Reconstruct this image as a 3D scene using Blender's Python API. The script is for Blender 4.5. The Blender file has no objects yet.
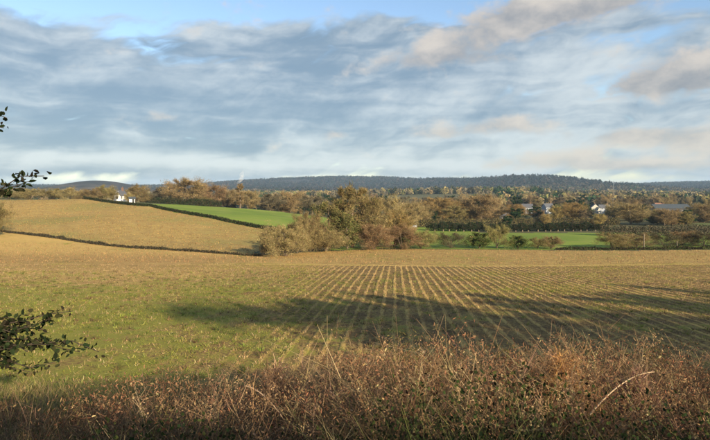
import bpy, math, numpy as np
from mathutils import Vector
R = math.radians
F = 513.0          # focal length of the photograph in its own pixels (710 wide)
HZ = 187.0         # row of the true horizon
CX = 355.0
sc = bpy.context.scene
col = sc.collection

# ------------------------------------------------------------------ camera
cam = bpy.data.cameras.new('camera')
cam.sensor_width = 36.0
cam.lens = 36.0 * F / 710.0
cam.shift_y = -(220.0 - HZ) / 710.0
cam.clip_start = 0.05
cam.clip_end = 30000.0
camo = bpy.data.objects.new('camera', cam)
camo.rotation_euler = (R(90), 0, 0)
camo.location = (0, 0, 0)
col.objects.link(camo)
sc.camera = camo

# ------------------------------------------------------------------ light
SUN_EL, SUN_AZ = R(18.0), R(146.0)        # azimuth clockwise from the view direction (+Y)
sdir = Vector((math.sin(SUN_AZ) * math.cos(SUN_EL), math.cos(SUN_AZ) * math.cos(SUN_EL), math.sin(SUN_EL)))
sun = bpy.data.lights.new('sun', 'SUN')
sun.energy = 5.0
sun.angle = R(0.53)
sun.color = (1.0, 0.83, 0.58)
suno = bpy.data.objects.new('sun', sun)
suno.rotation_euler = sdir.to_track_quat('Z', 'Y').to_euler()
col.objects.link(suno)

sc.view_settings.view_transform = 'Standard'
sc.view_settings.look = 'None'
sc.view_settings.gamma = 1.0
sc.view_settings.use_curve_mapping = False
sc.view_settings.exposure = 1.15


sc.cycles.volume_bounces = 2


class NT:
    """small helper to wire node trees"""
    def __init__(s, tree):
        s.t = tree
        tree.nodes.clear()

    def n(s, typ, **kw):
        nd = s.t.nodes.new(typ)
        for k, v in kw.items():
            setattr(nd, k, v)
        return nd

    def put(s, sock, v):
        if v is None:
            return
        if hasattr(v, 'is_output') or isinstance(v, bpy.types.NodeSocket):
            s.t.links.new(v, sock)
        else:
            sock.default_value = v

    def m(s, op, a, b=None, c=None, clamp=False):
        nd = s.n('ShaderNodeMath', operation=op, use_clamp=clamp)
        s.put(nd.inputs[0], a); s.put(nd.inputs[1], b); s.put(nd.inputs[2], c)
        return nd.outputs[0]

    def ramp(s, v, lo, hi, a=0.0, b=1.0):
        nd = s.n('ShaderNodeMapRange', interpolation_type='SMOOTHSTEP')
        s.put(nd.inputs[0], v); s.put(nd.inputs[1], lo); s.put(nd.inputs[2], hi); s.put(nd.inputs[3], a); s.put(nd.inputs[4], b)
        return nd.outputs[0]

    def mix(s, f, a, b, mode='MIX'):
        nd = s.n('ShaderNodeMix', data_type='RGBA', blend_type=mode)
        s.put(nd.inputs[0], f)
        s.put(nd.inputs[6], (*a, 1) if isinstance(a, tuple) and len(a) == 3 else a)
        s.put(nd.inputs[7], (*b, 1) if isinstance(b, tuple) and len(b) == 3 else b)
        return nd.outputs[2]

    def noise(s, vec, scale, detail=5, rough=0.55, dist=0.0, lac=2.0):
        nd = s.n('ShaderNodeTexNoise')
        s.put(nd.inputs['Vector'], vec)
        nd.inputs['Scale'].default_value = scale
        nd.inputs['Detail'].default_value = detail
        nd.inputs['Roughness'].default_value = rough
        nd.inputs['Distortion'].default_value = dist
        nd.inputs['Lacunarity'].default_value = lac
        return nd.outputs[0]

    def xyz(s, x, y, z=0.0):
        nd = s.n('ShaderNodeCombineXYZ')
        s.put(nd.inputs[0], x); s.put(nd.inputs[1], y); s.put(nd.inputs[2], z)
        return nd.outputs[0]


# ------------------------------------------------------------------ world: clear Nishita sky under broken cloud
world = bpy.data.worlds.new('World')
sc.world = world
world.use_nodes = True
W = NT(world.node_tree)
sky = W.n('ShaderNodeTexSky', sky_type='NISHITA')
sky.sun_disc = False
sky.sun_elevation = SUN_EL
sky.sun_rotation = SUN_AZ
sky.altitude = 100
sky.air_density = 1.0
sky.dust_density = 0.6
sky.ozone_density = 1.6
tc = W.n('ShaderNodeTexCoord')
sx = W.n('ShaderNodeSeparateXYZ')
W.t.links.new(tc.outputs['Generated'], sx.inputs[0])
dx, dy, dz = sx.outputs
az = W.m('ARCTAN2', dx, dy)                         # bearing, clockwise from the view
el = W.m('ARCSINE', dz)
zc = W.m('ADD', W.m('MAXIMUM', dz, 0.0), 0.14)
qx, qy = W.m('DIVIDE', dx, zc), W.m('DIVIDE', dy, zc)


def blob(px, py, w, h, amp):
    a0, e0 = math.atan((px - CX) / F), math.atan((HZ - py) / F)
    u = W.m('DIVIDE', W.m('SUBTRACT', az, a0), w / F)
    v = W.m('DIVIDE', W.m('SUBTRACT', el, e0), h / F)
    r2 = W.m('ADD', W.m('MULTIPLY', u, u), W.m('MULTIPLY', v, v))
    return W.m('MULTIPLY', W.m('EXPONENT', W.m('MULTIPLY', r2, -1.0)), amp)


def total(bl):
    s = bl[0]
    for b in bl[1:]:
        s = W.m('ADD', s, b)
    return s


def c5(v, k): return W.m('MULTIPLY', W.m('SUBTRACT', v, 0.5), k)


diag = W.m('ADD', W.m('MULTIPLY', el, 9.0), W.m('MULTIPLY', az, -2.6))          # wisps climb to the right
warp = W.noise(W.xyz(W.m('MULTIPLY', az, 3.0), W.m('MULTIPLY', el, 6.0), 4.0), 1.4, 3, 0.5)
n_sheet = W.noise(W.xyz(W.m('ADD', W.m('MULTIPLY', az, 2.6), c5(warp, 1.2)), W.m('ADD', W.m('MULTIPLY', el, 9.0), c5(warp, 1.0)), 1.3), 1.15, 7, 0.50, 0.3)
n_fine = W.noise(W.xyz(W.m('ADD', W.m('MULTIPLY', az, 3.2), c5(warp, 1.4)), W.m('ADD', diag, c5(warp, 1.6)), 9.0), 2.0, 8, 0.56, 0.35)
n_puff = W.noise(W.xyz(W.m('MULTIPLY', az, 8.0), W.m('MULTIPLY', el, 12.0), 2.7), 1.7, 9, 0.58, 0.1)
n_wisp = W.noise(W.xyz(W.m('MULTIPLY', az, 3.2), W.m('ADD', W.m('MULTIPLY', el, 30.0), c5(warp, 2.0)), 6.1), 1.3, 6, 0.52, 0.2)
# thin sheet: thick low down, breaking up above 16 degrees
low = W.ramp(el, R(20.5), R(14.5))
cover = total([c5(n_sheet, 1.5), c5(n_fine, 1.6), W.m('MULTIPLY', low, 0.58)])
cover = W.m('ADD', cover, total([blob(40, 4, 170, 26, -0.80), blob(115, 44, 60, 12, -0.45), blob(340, -4, 170, 22, -0.65), blob(215, 62, 40, 9, -0.30),
                                 blob(706, 8, 60, 34, -1.1), blob(450, 4, 50, 14, -0.7), blob(640, 52, 60, 7, -0.25), blob(300, 181, 520, 7, -0.45), blob(190, 30, 60, 14, 0.2)]))
dens = W.m('MULTIPLY', W.ramp(cover, -0.12, 0.36), 0.90)
# tone of the sheet: shaded blue grey to bright streaks
bright = total([c5(n_wisp, 1.2), c5(n_fine, 1.5), c5(n_puff, 1.0), c5(n_sheet, -0.6)])
bright = W.m('ADD', bright, total([blob(110, 161, 190, 6, 0.60), blob(330, 166, 200, 5, 0.35), blob(440, 115, 130, 40, 0.30), blob(470, 150, 160, 16, 0.25),
                                   blob(600, 150, 170, 20, 0.20), blob(610, 80, 100, 24, 0.40), blob(250, 100, 230, 36, -0.22), blob(60, 125, 130, 20, -0.15),
                                   blob(200, 146, 300, 6, -0.25), blob(400, 70, 120, 14, -0.2)]))
btone = W.ramp(bright, -0.48, 0.74)
ccol = W.mix(btone, (0.262, 0.378, 0.500), (0.790, 0.860, 0.890))
# heaped clouds below the sheet, lit from behind the viewer, warm on the upper side and grey underneath
heap = total([blob(612, 6, 46, 18, 0.95), blob(560, 18, 50, 17, 0.85), blob(505, 34, 52, 17, 0.75), blob(450, 52, 46, 16, 0.6), blob(400, 64, 40, 12, 0.35), blob(525, 10, 16, 8, 0.55),
              blob(692, 88, 46, 20, 0.75), blob(640, 98, 40, 12, 0.5), blob(500, 127, 44, 9, 0.7), blob(440, 135, 34, 7, 0.5), blob(160, 122, 20, 8, 0.55), blob(335, 134, 16, 6, 0.5),
              blob(640, 143, 46, 10, 0.65), blob(575, 159, 40, 9, 0.6), blob(668, 168, 46, 8, 0.65), blob(600, 168, 40, 6, 0.45), blob(705, 150, 30, 12, 0.5), blob(510, 165, 30, 6, 0.35)])
hv = W.m('ADD', heap, c5(n_puff, 1.9))
heapd = W.m('MULTIPLY', W.ramp(hv, 0.18, 0.72), 0.92)
lit = W.m('ADD', c5(n_puff, 2.2), total([blob(625, -4, 60, 12, 0.55), blob(540, 4, 50, 10, 0.35), blob(580, 24, 90, 8, -0.30), blob(470, 62, 90, 10, -0.45), blob(695, 100, 60, 10, -0.6), blob(640, 132, 60, 6, 0.3),
                                         blob(560, 138, 70, 6, -0.4), blob(570, 154, 50, 6, 0.4), blob(665, 164, 50, 5, 0.4)]))
hcol = W.mix(W.ramp(lit, -0.70, 0.55), (0.350, 0.375, 0.410), (0.850, 0.770, 0.680))
bg_sky = W.n('ShaderNodeBackground')
W.t.links.new(sky.outputs[0], bg_sky.inputs[0])
bg_sky.inputs[1].default_value = 0.098
bg_cl = W.n('ShaderNodeBackground')
W.t.links.new(W.mix(W.m('DIVIDE', heapd, W.m('MAXIMUM', W.m('MAXIMUM', dens, heapd), 0.01)), ccol, hcol), bg_cl.inputs[0])
bg_cl.inputs[1].default_value = 0.39
mx = W.n('ShaderNodeMixShader')
W.t.links.new(W.m('MAXIMUM', dens, heapd), mx.inputs[0])
W.t.links.new(bg_sky.outputs[0], mx.inputs[1])
W.t.links.new(bg_cl.outputs[0], mx.inputs[2])
wo = W.n('ShaderNodeOutputWorld')
W.t.links.new(mx.outputs[0], wo.inputs[0])

# ------------------------------------------------------------------ helpers
rng = np.random.default_rng(7)


def tag(o, label=None, cat=None, group=None, kind=None):
    if label: o['label'] = label
    if cat: o['category'] = cat
    if group: o['group'] = group
    if kind: o['kind'] = kind
    return o


def make_mesh(name, V, Fc, cols=None, smooth=False):
    """V (n,3); Fc (m,3) or (m,4); cols per vertex (n,3)"""
    me = bpy.data.meshes.new(name)
    V = np.asarray(V, np.float32); Fc = np.asarray(Fc, np.int32)
    k = Fc.shape[1]
    me.vertices.add(len(V)); me.vertices.foreach_set('co', V.ravel())
    me.loops.add(Fc.size); me.loops.foreach_set('vertex_index', Fc.ravel())
    me.polygons.add(len(Fc))
    me.polygons.foreach_set('loop_start', np.arange(0, Fc.size, k, dtype=np.int32))
    me.polygons.foreach_set('loop_total', np.full(len(Fc), k, np.int32))
    if smooth:
        me.polygons.foreach_set('use_smooth', np.ones(len(Fc), bool))
    me.update(calc_edges=True)
    if cols is not None:
        a = me.color_attributes.new('col', 'FLOAT_COLOR', 'POINT')
        c = np.ones((len(V), 4), np.float32); c[:, :3] = cols
        a.data.foreach_set('color', c.ravel())
    return me


def obj(name, me, mat=None, parent=None):
    o = bpy.data.objects.new(name, me)
    if mat is not None and not me.materials:
        me.materials.append(mat)
    o.parent = parent
    col.objects.link(o)
    return o


def empty(name, loc, rz=0.0, s=1.0):
    o = bpy.data.objects.new(name, None)
    o.location = loc; o.rotation_euler = (0, 0, rz)
    o.scale = s if hasattr(s, '__len__') else (s, s, s)
    o.empty_display_size = 0.3
    col.objects.link(o)
    return o


class MB:
    """collects quads/boxes/tubes of one part"""
    def __init__(s): s.V = []; s.Q = []; s.T = []

    def add(s, V, faces):
        b = len(s.V); s.V.extend([tuple(v) for v in V])
        s.Q.extend([tuple(i + b for i in f) for f in faces])

    def box(s, x0, x1, y0, y1, z0, z1):
        s.add([(x, y, z) for z in (z0, z1) for y in (y0, y1) for x in (x0, x1)],
              [(0, 2, 3, 1), (4, 5, 7, 6), (0, 1, 5, 4), (2, 6, 7, 3), (0, 4, 6, 2), (1, 3, 7, 5)])

    def build(s, name, mat, parent=None):
        me = bpy.data.meshes.new(name); me.from_pydata(s.V, [], s.Q); me.update()
        return obj(name, me, mat, parent)


def vnoise(x, y, seed=0, scale=1.0, octv=3):
    """cheap value noise for scatter masks, -1..1"""
    out = 0; amp = 1; tot = 0
    for o in range(octv):
        X = np.asarray(x) / scale * 2 ** o + 17.3 * seed; Y = np.asarray(y) / scale * 2 ** o - 9.1 * seed
        xi = np.floor(X); yi = np.floor(Y); fx = X - xi; fy = Y - yi
        fx = fx * fx * (3 - 2 * fx); fy = fy * fy * (3 - 2 * fy)
        def h(a, b):
            v = np.sin(a * 127.1 + b * 311.7 + seed * 74.7) * 43758.5453
            return v - np.floor(v)
        n = (h(xi, yi) * (1 - fx) + h(xi + 1, yi) * fx) * (1 - fy) + (h(xi, yi + 1) * (1 - fx) + h(xi + 1, yi + 1) * fx) * fy
        out = out + amp * (2 * n - 1); tot += amp; amp *= 0.5
    return out / tot


def sstep(a, b, x):
    t = np.clip((x - a) / (b - a), 0, 1)
    return t * t * (3 - 2 * t)


# ------------------------------------------------------------------ terrain heights (camera eye = 0)
PY = np.array([-4000, -60, -12, -6.2, -4.6, -4.2, 0.2, 1.2, 3, 5, 9, 14, 20, 95, 100, 110, 140, 170, 200, 300, 450, 700, 1000, 1500, 2500, 9000.])
PZ = np.array([-1, -1, -0.9, -1.15, -1.62, -1.7, -1.7, -1.75, -2.15, -2.75, -3.95, -5.40, -5.92, -11.62, -12.0, -12.6, -13.8, -14.9, -16, -19, -22.5, -24.5, -25, -23, -15, -15.])


def to_xyz(px, py, d):
    return (px - CX) / F * d, d, (HZ - py) / F * d


_ctl = [(20, 233, 112), (-60, 226, 120), (130, 248, 93), (250, 257, 81), (85, 199, 186), (20, 199.5, 190), (-80, 197, 190), (-200, 190, 190), (150, 206, 166), (210, 218, 143),
        (278, 230, 124), (190, 208, 190), (250, 209, 230), (275, 211, 245), (300, 226, 150), (60, 215, 148), (110, 222, 130), (190, 236, 112),
        (120, 203.5, 240), (60, 202, 240), (0, 202, 240), (210, 207, 245), (10, 215, 145), (-80, 214, 145)]
_pts = [to_xyz(*c) for c in _ctl]
_zero = [(x, y) for y in (-30, 0, 12, 25, 45, 62) for x in (-70, -35, -12, 0, 25, 60)] + [(x, y) for y in (80, 110, 150, 220, 300) for x in (12, 45, 90, 160)] + \
        [(x, 420) for x in (-300, -150, 0, 150, 300)] + [(-150, 330), (0, 330), (300, 200)]
_cp = np.array([(p[0], p[1]) for p in _pts] + _zero)
_cv = np.array([p[2] - np.interp(p[1], PY, PZ) for p in _pts] + [0.0] * len(_zero))
_D = np.linalg.norm(_cp[:, None] - _cp[None], axis=2)
_w = np.linalg.solve(_D + 0.6 * np.eye(len(_cp)) * 0, _cv)

RIDGE_PX = np.array([-900, -300, -80, 0, 60, 110, 160, 200, 235, 280, 330, 380, 440, 490, 540, 600, 640, 690, 760, 1000, 1600.])
RIDGE_PY = np.array([184, 183, 184, 185, 185.5, 186, 185.5, 183.8, 181, 178.6, 176.8, 177.2, 178.4, 180, 182, 183.5, 184, 182, 181, 183, 184.])


def H(X, Y):
    X = np.asarray(X, float); Y = np.asarray(Y, float)
    shp = np.broadcast(X, Y).shape
    X = np.broadcast_to(X, shp).ravel(); Y = np.broadcast_to(Y, shp).ravel()
    z = np.interp(Y, PY, PZ)
    # smooth the kinks of the profile a little
    z = (2 * z + np.interp(Y - 1.0, PY, PZ) + np.interp(Y + 1.0, PY, PZ)) / 4
    res = np.zeros_like(z)
    near = (np.abs(X) < 600) & (Y < 700) & (Y > -200)
    if near.any():
        P = np.stack([X[near], Y[near]], 1)
        r = np.zeros(len(P))
        for c, wgt in zip(_cp, _w):
            r += wgt * np.hypot(P[:, 0] - c[0], P[:, 1] - c[1])
        fade = sstep(560, 420, P[:, 1]) * sstep(420, 300, np.abs(P[:, 0])) * sstep(4, 22, P[:, 1])
        res[near] = r * fade
    z = z + res
    # gentle roll of the ploughed field
    z = z + 0.16 * np.sin(X * 0.085 + 0.6) * np.sin(Y * 0.07 + X * 0.02) * sstep(12, 28, Y) * sstep(260, 120, Y)
    # far hills
    rr = np.hypot(X, Y)
    px = CX + F * np.clip(X / np.maximum(np.abs(Y), 1.0), -3, 3)
    rz = (HZ - np.interp(px, RIDGE_PX, RIDGE_PY)) / F * np.maximum(Y, 300) - 9
    t = sstep(2300, 3500, Y)
    z = z * (1 - t) + rz * t
    z = z + (47.0 - 4 + 16) * np.exp(-((X - 830) / 330) ** 2 - ((Y - 2350) / 420) ** 2)
    z = z + 62 * np.exp(-((X - 520) / 300) ** 2 - ((Y - 2800) / 350) ** 2) * 0.35
    z = z + 44 * np.exp(-((X + 930) / 150) ** 2 - ((Y - 1850) / 260) ** 2)
    z = z + 13 * np.exp(-((X - 250) / 330) ** 2 - ((Y - 980) / 190) ** 2)
    z = z + 2.5 * vnoise(X, Y, 3, 260, 3) * sstep(600, 1200, rr)
    return z.reshape(shp)


def ground(x, y):
    return float(H(np.array([x]), np.array([y]))[0])


# ------------------------------------------------------------------ materials
def base_mat(name):
    m = bpy.data.materials.new(name); m.use_nodes = True
    n = NT(m.node_tree)
    out = n.n('ShaderNodeOutputMaterial')
    return m, n, out


def mat_plain(name, c, rough=0.8, var=0.15, scale=6.0, bump=0.0):
    m, n, out = base_mat(name)
    p = n.n('ShaderNodeBsdfPrincipled')
    t = n.n('ShaderNodeTexCoord')
    f = n.noise(t.outputs['Object'], scale, 5, 0.6)
    c2 = tuple(v * (1 - var) for v in c); c3 = tuple(min(1, v * (1 + var)) for v in c)
    n.put(p.inputs['Base Color'], n.mix(n.ramp(f, 0.3, 0.7), c2, c3))
    p.inputs['Roughness'].default_value = rough
    p.inputs['Specular IOR Level'].default_value = 0.25
    n.t.links.new(p.outputs[0], out.inputs[0])
    return m


def mat_foliage(name, tint=(1, 1, 1), trans=0.25, var=0.35, rough=0.9):
    """colour of each leaf or twig comes from the mesh, each tree differs a little"""
    m, n, out = base_mat(name)
    a = n.n('ShaderNodeAttribute', attribute_name='col')
    oi = n.n('ShaderNodeObjectInfo')
    c = n.mix(1.0, a.outputs['Color'], tint, 'MULTIPLY')
    hs = n.n('ShaderNodeHueSaturation')
    n.put(hs.inputs['Hue'], n.m('ADD', n.m('MULTIPLY', oi.outputs['Random'], 0.03), 0.485))
    n.put(hs.inputs['Value'], n.m('ADD', n.m('MULTIPLY', oi.outputs['Random'], var), 1 - var / 2))
    n.put(hs.inputs['Color'], c)
    d = n.n('ShaderNodeBsdfDiffuse'); n.put(d.inputs[0], hs.outputs[0])
    tr = n.n('ShaderNodeBsdfTranslucent'); n.put(tr.inputs[0], hs.outputs[0])
    mxs = n.n('ShaderNodeMixShader'); mxs.inputs[0].default_value = trans
    n.t.links.new(d.outputs[0], mxs.inputs[1]); n.t.links.new(tr.outputs[0], mxs.inputs[2])
    n.t.links.new(mxs.outputs[0], out.inputs[0])
    return m


def mat_ground(name, fn):
    m, n, out = base_mat(name)
    g = n.n('ShaderNodeNewGeometry')
    c, h, strength, dist = fn(n, g.outputs['Position'])
    p = n.n('ShaderNodeBsdfPrincipled')
    n.put(p.inputs['Base Color'], c)
    p.inputs['Roughness'].default_value = 0.95
    p.inputs['Specular IOR Level'].default_value = 0.1
    b = n.n('ShaderNodeBump'); b.inputs['Strength'].default_value = strength; b.inputs['Distance'].default_value = dist
    n.put(b.inputs['Height'], h)
    n.t.links.new(b.outputs[0], p.inputs['Normal'])
    n.t.links.new(p.outputs[0], out.inputs[0])
    return m


ROWA = R(4.4)
ROWS = 0.62          # row spacing, metres
SOIL, STRAW, WEED = (0.110, 0.068, 0.032), (0.52, 0.345, 0.112), (0.215, 0.220, 0.036)


def f_stubble(n, pos):
    s = n.n('ShaderNodeSeparateXYZ'); n.t.links.new(pos, s.inputs[0])
    x, y, z = s.outputs
    u = n.m('SUBTRACT', n.m('MULTIPLY', x, math.cos(ROWA)), n.m('MULTIPLY', y, math.sin(ROWA)))
    big = n.noise(pos, 0.09, 4, 0.55)
    med = n.noise(pos, 0.7, 6, 0.65)
    fine = n.noise(pos, 7.0, 6, 0.7)
    uw = n.m('ADD', u, n.m('MULTIPLY', n.m('SUBTRACT', big, 0.5), 0.5))
    row = n.m('MULTIPLY', n.ramp(n.m('ADD', n.m('COSINE', n.m('MULTIPLY', uw, 2 * math.pi / ROWS)), n.m('MULTIPLY', n.m('SUBTRACT', med, 0.5), 1.6)), 0.25, 1.05, -0.6, 1.5), n.m('MULTIPLY', n.ramp(u, -16.0, -2.0, 0.05, 1.0), n.m('SUBTRACT', 1.0, n.m('MULTIPLY', n.m('MULTIPLY', n.ramp(x, 0.0, -6.0), n.ramp(y, 40.0, 26.0)), 0.85))))
    u2 = n.m('ADD', n.m('MULTIPLY', x, math.sin(R(62))), n.m('MULTIPLY', y, math.cos(R(62))))
    row2 = n.m('COSINE', n.m('MULTIPLY', u2, 2 * math.pi / 1.5))
    edge = n.m('ADD', n.m('MULTIPLY', x, -0.02), 58.5)
    far = n.ramp(y, n.m('SUBTRACT', edge, 0.6), n.m('ADD', edge, 0.6))
    rowm = n.m('ADD', n.m('MULTIPLY', row, n.m('SUBTRACT', 1.0, far)), n.m('MULTIPLY', n.m('MULTIPLY', row2, far), n.ramp(x, -4.0, 8.0, 0.0, 0.6)))
    st = n.m('ADD', n.m('ADD', n.m('MULTIPLY', rowm, 0.21), n.m('MULTIPLY', n.m('SUBTRACT', fine, 0.5), 1.8)), n.m('MULTIPLY', n.m('SUBTRACT', med, 0.5), 1.2))
    st = n.m('ADD', st, n.m('MULTIPLY', far, 0.18))
    # pale trodden strip where the rows turn
    hd = n.m('ABSOLUTE', n.m('SUBTRACT', y, edge))
    st = n.m('ADD', st, n.ramp(hd, 1.3, 0.4, 0.0, 0.75))
    st = n.m('ADD', st, n.ramp(x, 4.0, -22.0, 0.0, 0.22))
    c = n.mix(n.ramp(st, -0.42, 0.52), SOIL, STRAW)
    # weeds, thickest at the near left
    left = n.m('MULTIPLY', n.ramp(x, 2.0, -12.0), n.ramp(y, 52.0, 24.0))
    wv = n.m('ADD', n.m('ADD', n.m('MULTIPLY', n.m('SUBTRACT', med, 0.5), 1.7), n.m('MULTIPLY', n.m('SUBTRACT', big, 0.5), 1.0)), n.m('MULTIPLY', left, 0.55))
    wv = n.m('ADD', wv, n.m('MULTIPLY', n.m('SUBTRACT', fine, 0.5), 0.7))
    c = n.mix(n.m('MULTIPLY', n.ramp(wv, 0.05, 0.42), 0.85), c, WEED)
    band = n.m('MULTIPLY', n.m('MULTIPLY', n.ramp(x, -6.0, -22.0), n.ramp(y, 46.0, 60.0)), n.ramp(y, 86.0, 70.0))
    c = n.mix(n.m('MULTIPLY', band, n.ramp(med, 0.35, 0.6, 0.15, 0.55)), c, (0.26, 0.145, 0.062))
    hgt = n.m('ADD', n.m('MULTIPLY', fine, 0.8), n.m('MULTIPLY', rowm, 0.35))
    return c, hgt, 0.8, 0.08


def f_slope(n, pos):
    med = n.noise(pos, 0.5, 6, 0.65); fine = n.noise(pos, 4.0, 6, 0.7); big = n.noise(pos, 0.05, 3, 0.5)
    st = n.m('ADD', n.m('MULTIPLY', n.m('SUBTRACT', fine, 0.5), 1.6), n.m('MULTIPLY', n.m('SUBTRACT', med, 0.5), 1.0))
    c = n.mix(n.ramp(st, -0.5, 0.5), (0.20, 0.130, 0.052), (0.46, 0.325, 0.105))
    c = n.mix(n.ramp(n.m('ADD', big, n.m('MULTIPLY', med, 0.4)), 0.66, 0.86, 0.0, 0.55), c, (0.20, 0.20, 0.06))
    return c, fine, 0.8, 0.10


def f_green(n, pos):
    med = n.noise(pos, 0.15, 5, 0.6); fine = n.noise(pos, 3.0, 5, 0.65)
    c = n.mix(n.ramp(n.m('ADD', n.m('MULTIPLY', fine, 0.6), n.m('MULTIPLY', n.noise(pos, 0.035, 4, 0.6), 0.6)), 0.42, 0.78), (0.105, 0.170, 0.024), (0.225, 0.285, 0.045))
    c = n.mix(n.ramp(med, 0.45, 0.70, 0.0, 0.60), c, (0.23, 0.24, 0.06))
    return c, fine, 0.5, 0.05


def f_valley(n, pos):
    med = n.noise(pos, 0.02, 6, 0.6); fine = n.noise(pos, 0.6, 6, 0.65)
    c = n.mix(n.ramp(fine, 0.3, 0.7), (0.060, 0.070, 0.030), (0.140, 0.120, 0.060))
    c = n.mix(n.ramp(med, 0.55, 0.66, 0.0, 0.75), c, (0.115, 0.150, 0.045))
    return c, fine, 0.6, 0.15


def f_hills(n, pos):
    big = n.noise(pos, 0.0016, 5, 0.6); fine = n.noise(pos, 0.03, 6, 0.7)
    c = n.mix(n.ramp(fine, 0.3, 0.7), (0.018, 0.022, 0.022), (0.050, 0.042, 0.038))
    c = n.mix(n.ramp(big, 0.56, 0.64, 0.0, 0.7), c, (0.11, 0.085, 0.055))
    return c, fine, 1.0, 3.0


def f_verge(n, pos):
    med = n.noise(pos, 1.2, 5, 0.6); fine = n.noise(pos, 14.0, 6, 0.7)
    c = n.mix(n.ramp(fine, 0.3, 0.7), (0.045, 0.034, 0.020), (0.120, 0.088, 0.045))
    c = n.mix(n.ramp(med, 0.45, 0.6, 0.0, 0.7), c, (0.050, 0.070, 0.022))
    return c, fine, 0.8, 0.05


def f_road(n, pos):
    med = n.noise(pos, 0.8, 4, 0.6); fine = n.noise(pos, 60.0, 4, 0.7)
    c = n.mix(n.ramp(fine, 0.3, 0.7), (0.035, 0.035, 0.036), (0.070, 0.069, 0.066))
    c = n.mix(n.ramp(med, 0.55, 0.75, 0.0, 0.4), c, (0.075, 0.062, 0.045))
    return c, fine, 0.4, 0.01


M = {}
for nm, fn in (('stubble', f_stubble), ('slope', f_slope), ('green', f_green), ('valley', f_valley), ('hills', f_hills), ('verge', f_verge), ('road', f_road)):
    M[nm] = mat_ground(nm + '_ground', fn)
M['twig'] = mat_foliage('bare_twigs', trans=0.12)
M['leaf'] = mat_foliage('leaves', trans=0.28)
M['grass'] = mat_foliage('dry_grass', trans=0.30, var=0.0)
M['bark'] = mat_plain('bark', (0.115, 0.088, 0.062), 0.95, 0.35, 9)
M['pale_bark'] = mat_plain('pale_bark', (0.17, 0.13, 0.09), 0.95, 0.25, 9)
M['dark_bark'] = mat_plain('dark_bark', (0.050, 0.038, 0.028), 0.95, 0.35, 12)
M['render'] = mat_plain('shaded_white_render', (0.29, 0.32, 0.37), 0.85, 0.05, 3)  # white walls toned blue grey, their shade put into the colour
M['cream'] = mat_plain('cream_render', (0.46, 0.43, 0.37), 0.85, 0.06, 3)
M['brick'] = mat_plain('brickwork', (0.16, 0.10, 0.075), 0.9, 0.2, 5)
M['slate'] = mat_plain('slate_roof', (0.085, 0.090, 0.105), 0.7, 0.15, 4)
M['tile'] = mat_plain('clay_tile_roof', (0.20, 0.105, 0.070), 0.9, 0.2, 4)
M['sheet'] = mat_plain('sheet_roof', (0.050, 0.062, 0.075), 0.95, 0.1, 2)
M['boards'] = mat_plain('dark_boards', (0.045, 0.045, 0.048), 0.85, 0.2, 4)
M['glass'] = mat_plain('window_glass', (0.03, 0.035, 0.045), 0.12, 0.1, 1)
M['wood'] = mat_plain('weathered_wood', (0.13, 0.108, 0.08), 0.9, 0.2, 8)
M['steel'] = mat_plain('galvanised_steel', (0.30, 0.31, 0.32), 0.5, 0.1, 2)
M['paint'] = mat_plain('white_paint', (0.80, 0.80, 0.78), 0.5, 0.03, 2)

# ------------------------------------------------------------------ terrain sheets
ang = np.concatenate([np.arange(-180, -48, 6.0), np.arange(-48, 48.01, 0.3), np.arange(54, 180.01, 6.0)])
rad = np.concatenate([[0.0], np.geomspace(0.6, 7500, 430)])
AA, RR = np.meshgrid(np.radians(ang), rad, indexing='ij')
GX, GY = RR * np.sin(AA), RR * np.cos(AA)
GZ = H(GX, GY)
na, nr = GX.shape
GV = np.stack([GX, GY, GZ], -1).reshape(-1, 3)
idx = np.arange(na * nr).reshape(na, nr)
Q = np.stack([idx[:-1, :-1], idx[1:, :-1], idx[1:, 1:], idx[:-1, 1:]], -1).reshape(-1, 4)
qc = GV[Q].mean(1)

B1X = np.array([-400, -95, -72.8, -40.8, -16.6, 5, 40, 66, 400]); B1Y = np.array([150, 119, 112, 93, 83, 95, 95, 95, 96.])
B2 = np.array([(-600, 190), (-98, 186), (-66, 166), (-40.4, 143), (-18.6, 124)])


def edge_far(x): return np.interp(x, B1X, B1Y)
def b2_y(x): return np.interp(x, B2[:, 0], B2[:, 1])


def zone_of(x, y):
    z = np.full(len(x), 4)                                   # valley
    r = np.hypot(x, y)
    z[(r > 2150)] = 5
    z[np.hypot((x + 930) / 1.0, (y - 1850) / 1.6) < 260] = 5
    ok = r < 400
    fld = ok & (y > 11.5 + 1.3 * vnoise(x, y, 81, 2.5, 3)) & (y <= edge_far(x)); z[fld] = 0
    z[ok & (x < -17) & (y > edge_far(x)) & (y <= b2_y(x))] = 1
    z[ok & (x < -5) & (x > -76) & (y > np.maximum(b2_y(x), edge_far(x))) & (y < 238)] = 2
    z[ok & (x >= -5) & (x < 130) & (y > edge_far(x) + 2.5) & (y < 168 - 0.02 * x)] = 2
    z[ok & (x > 3) & (x < 40) & (y >= 160) & (y < 205)] = 2
    z[(y <= 11.5 + 1.3 * vnoise(x, y, 81, 2.5, 3)) & (r < 400)] = 3
    z[(y > -4.4) & (y < 0.3) & (np.abs(x) < 200)] = 6
    return z


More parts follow.
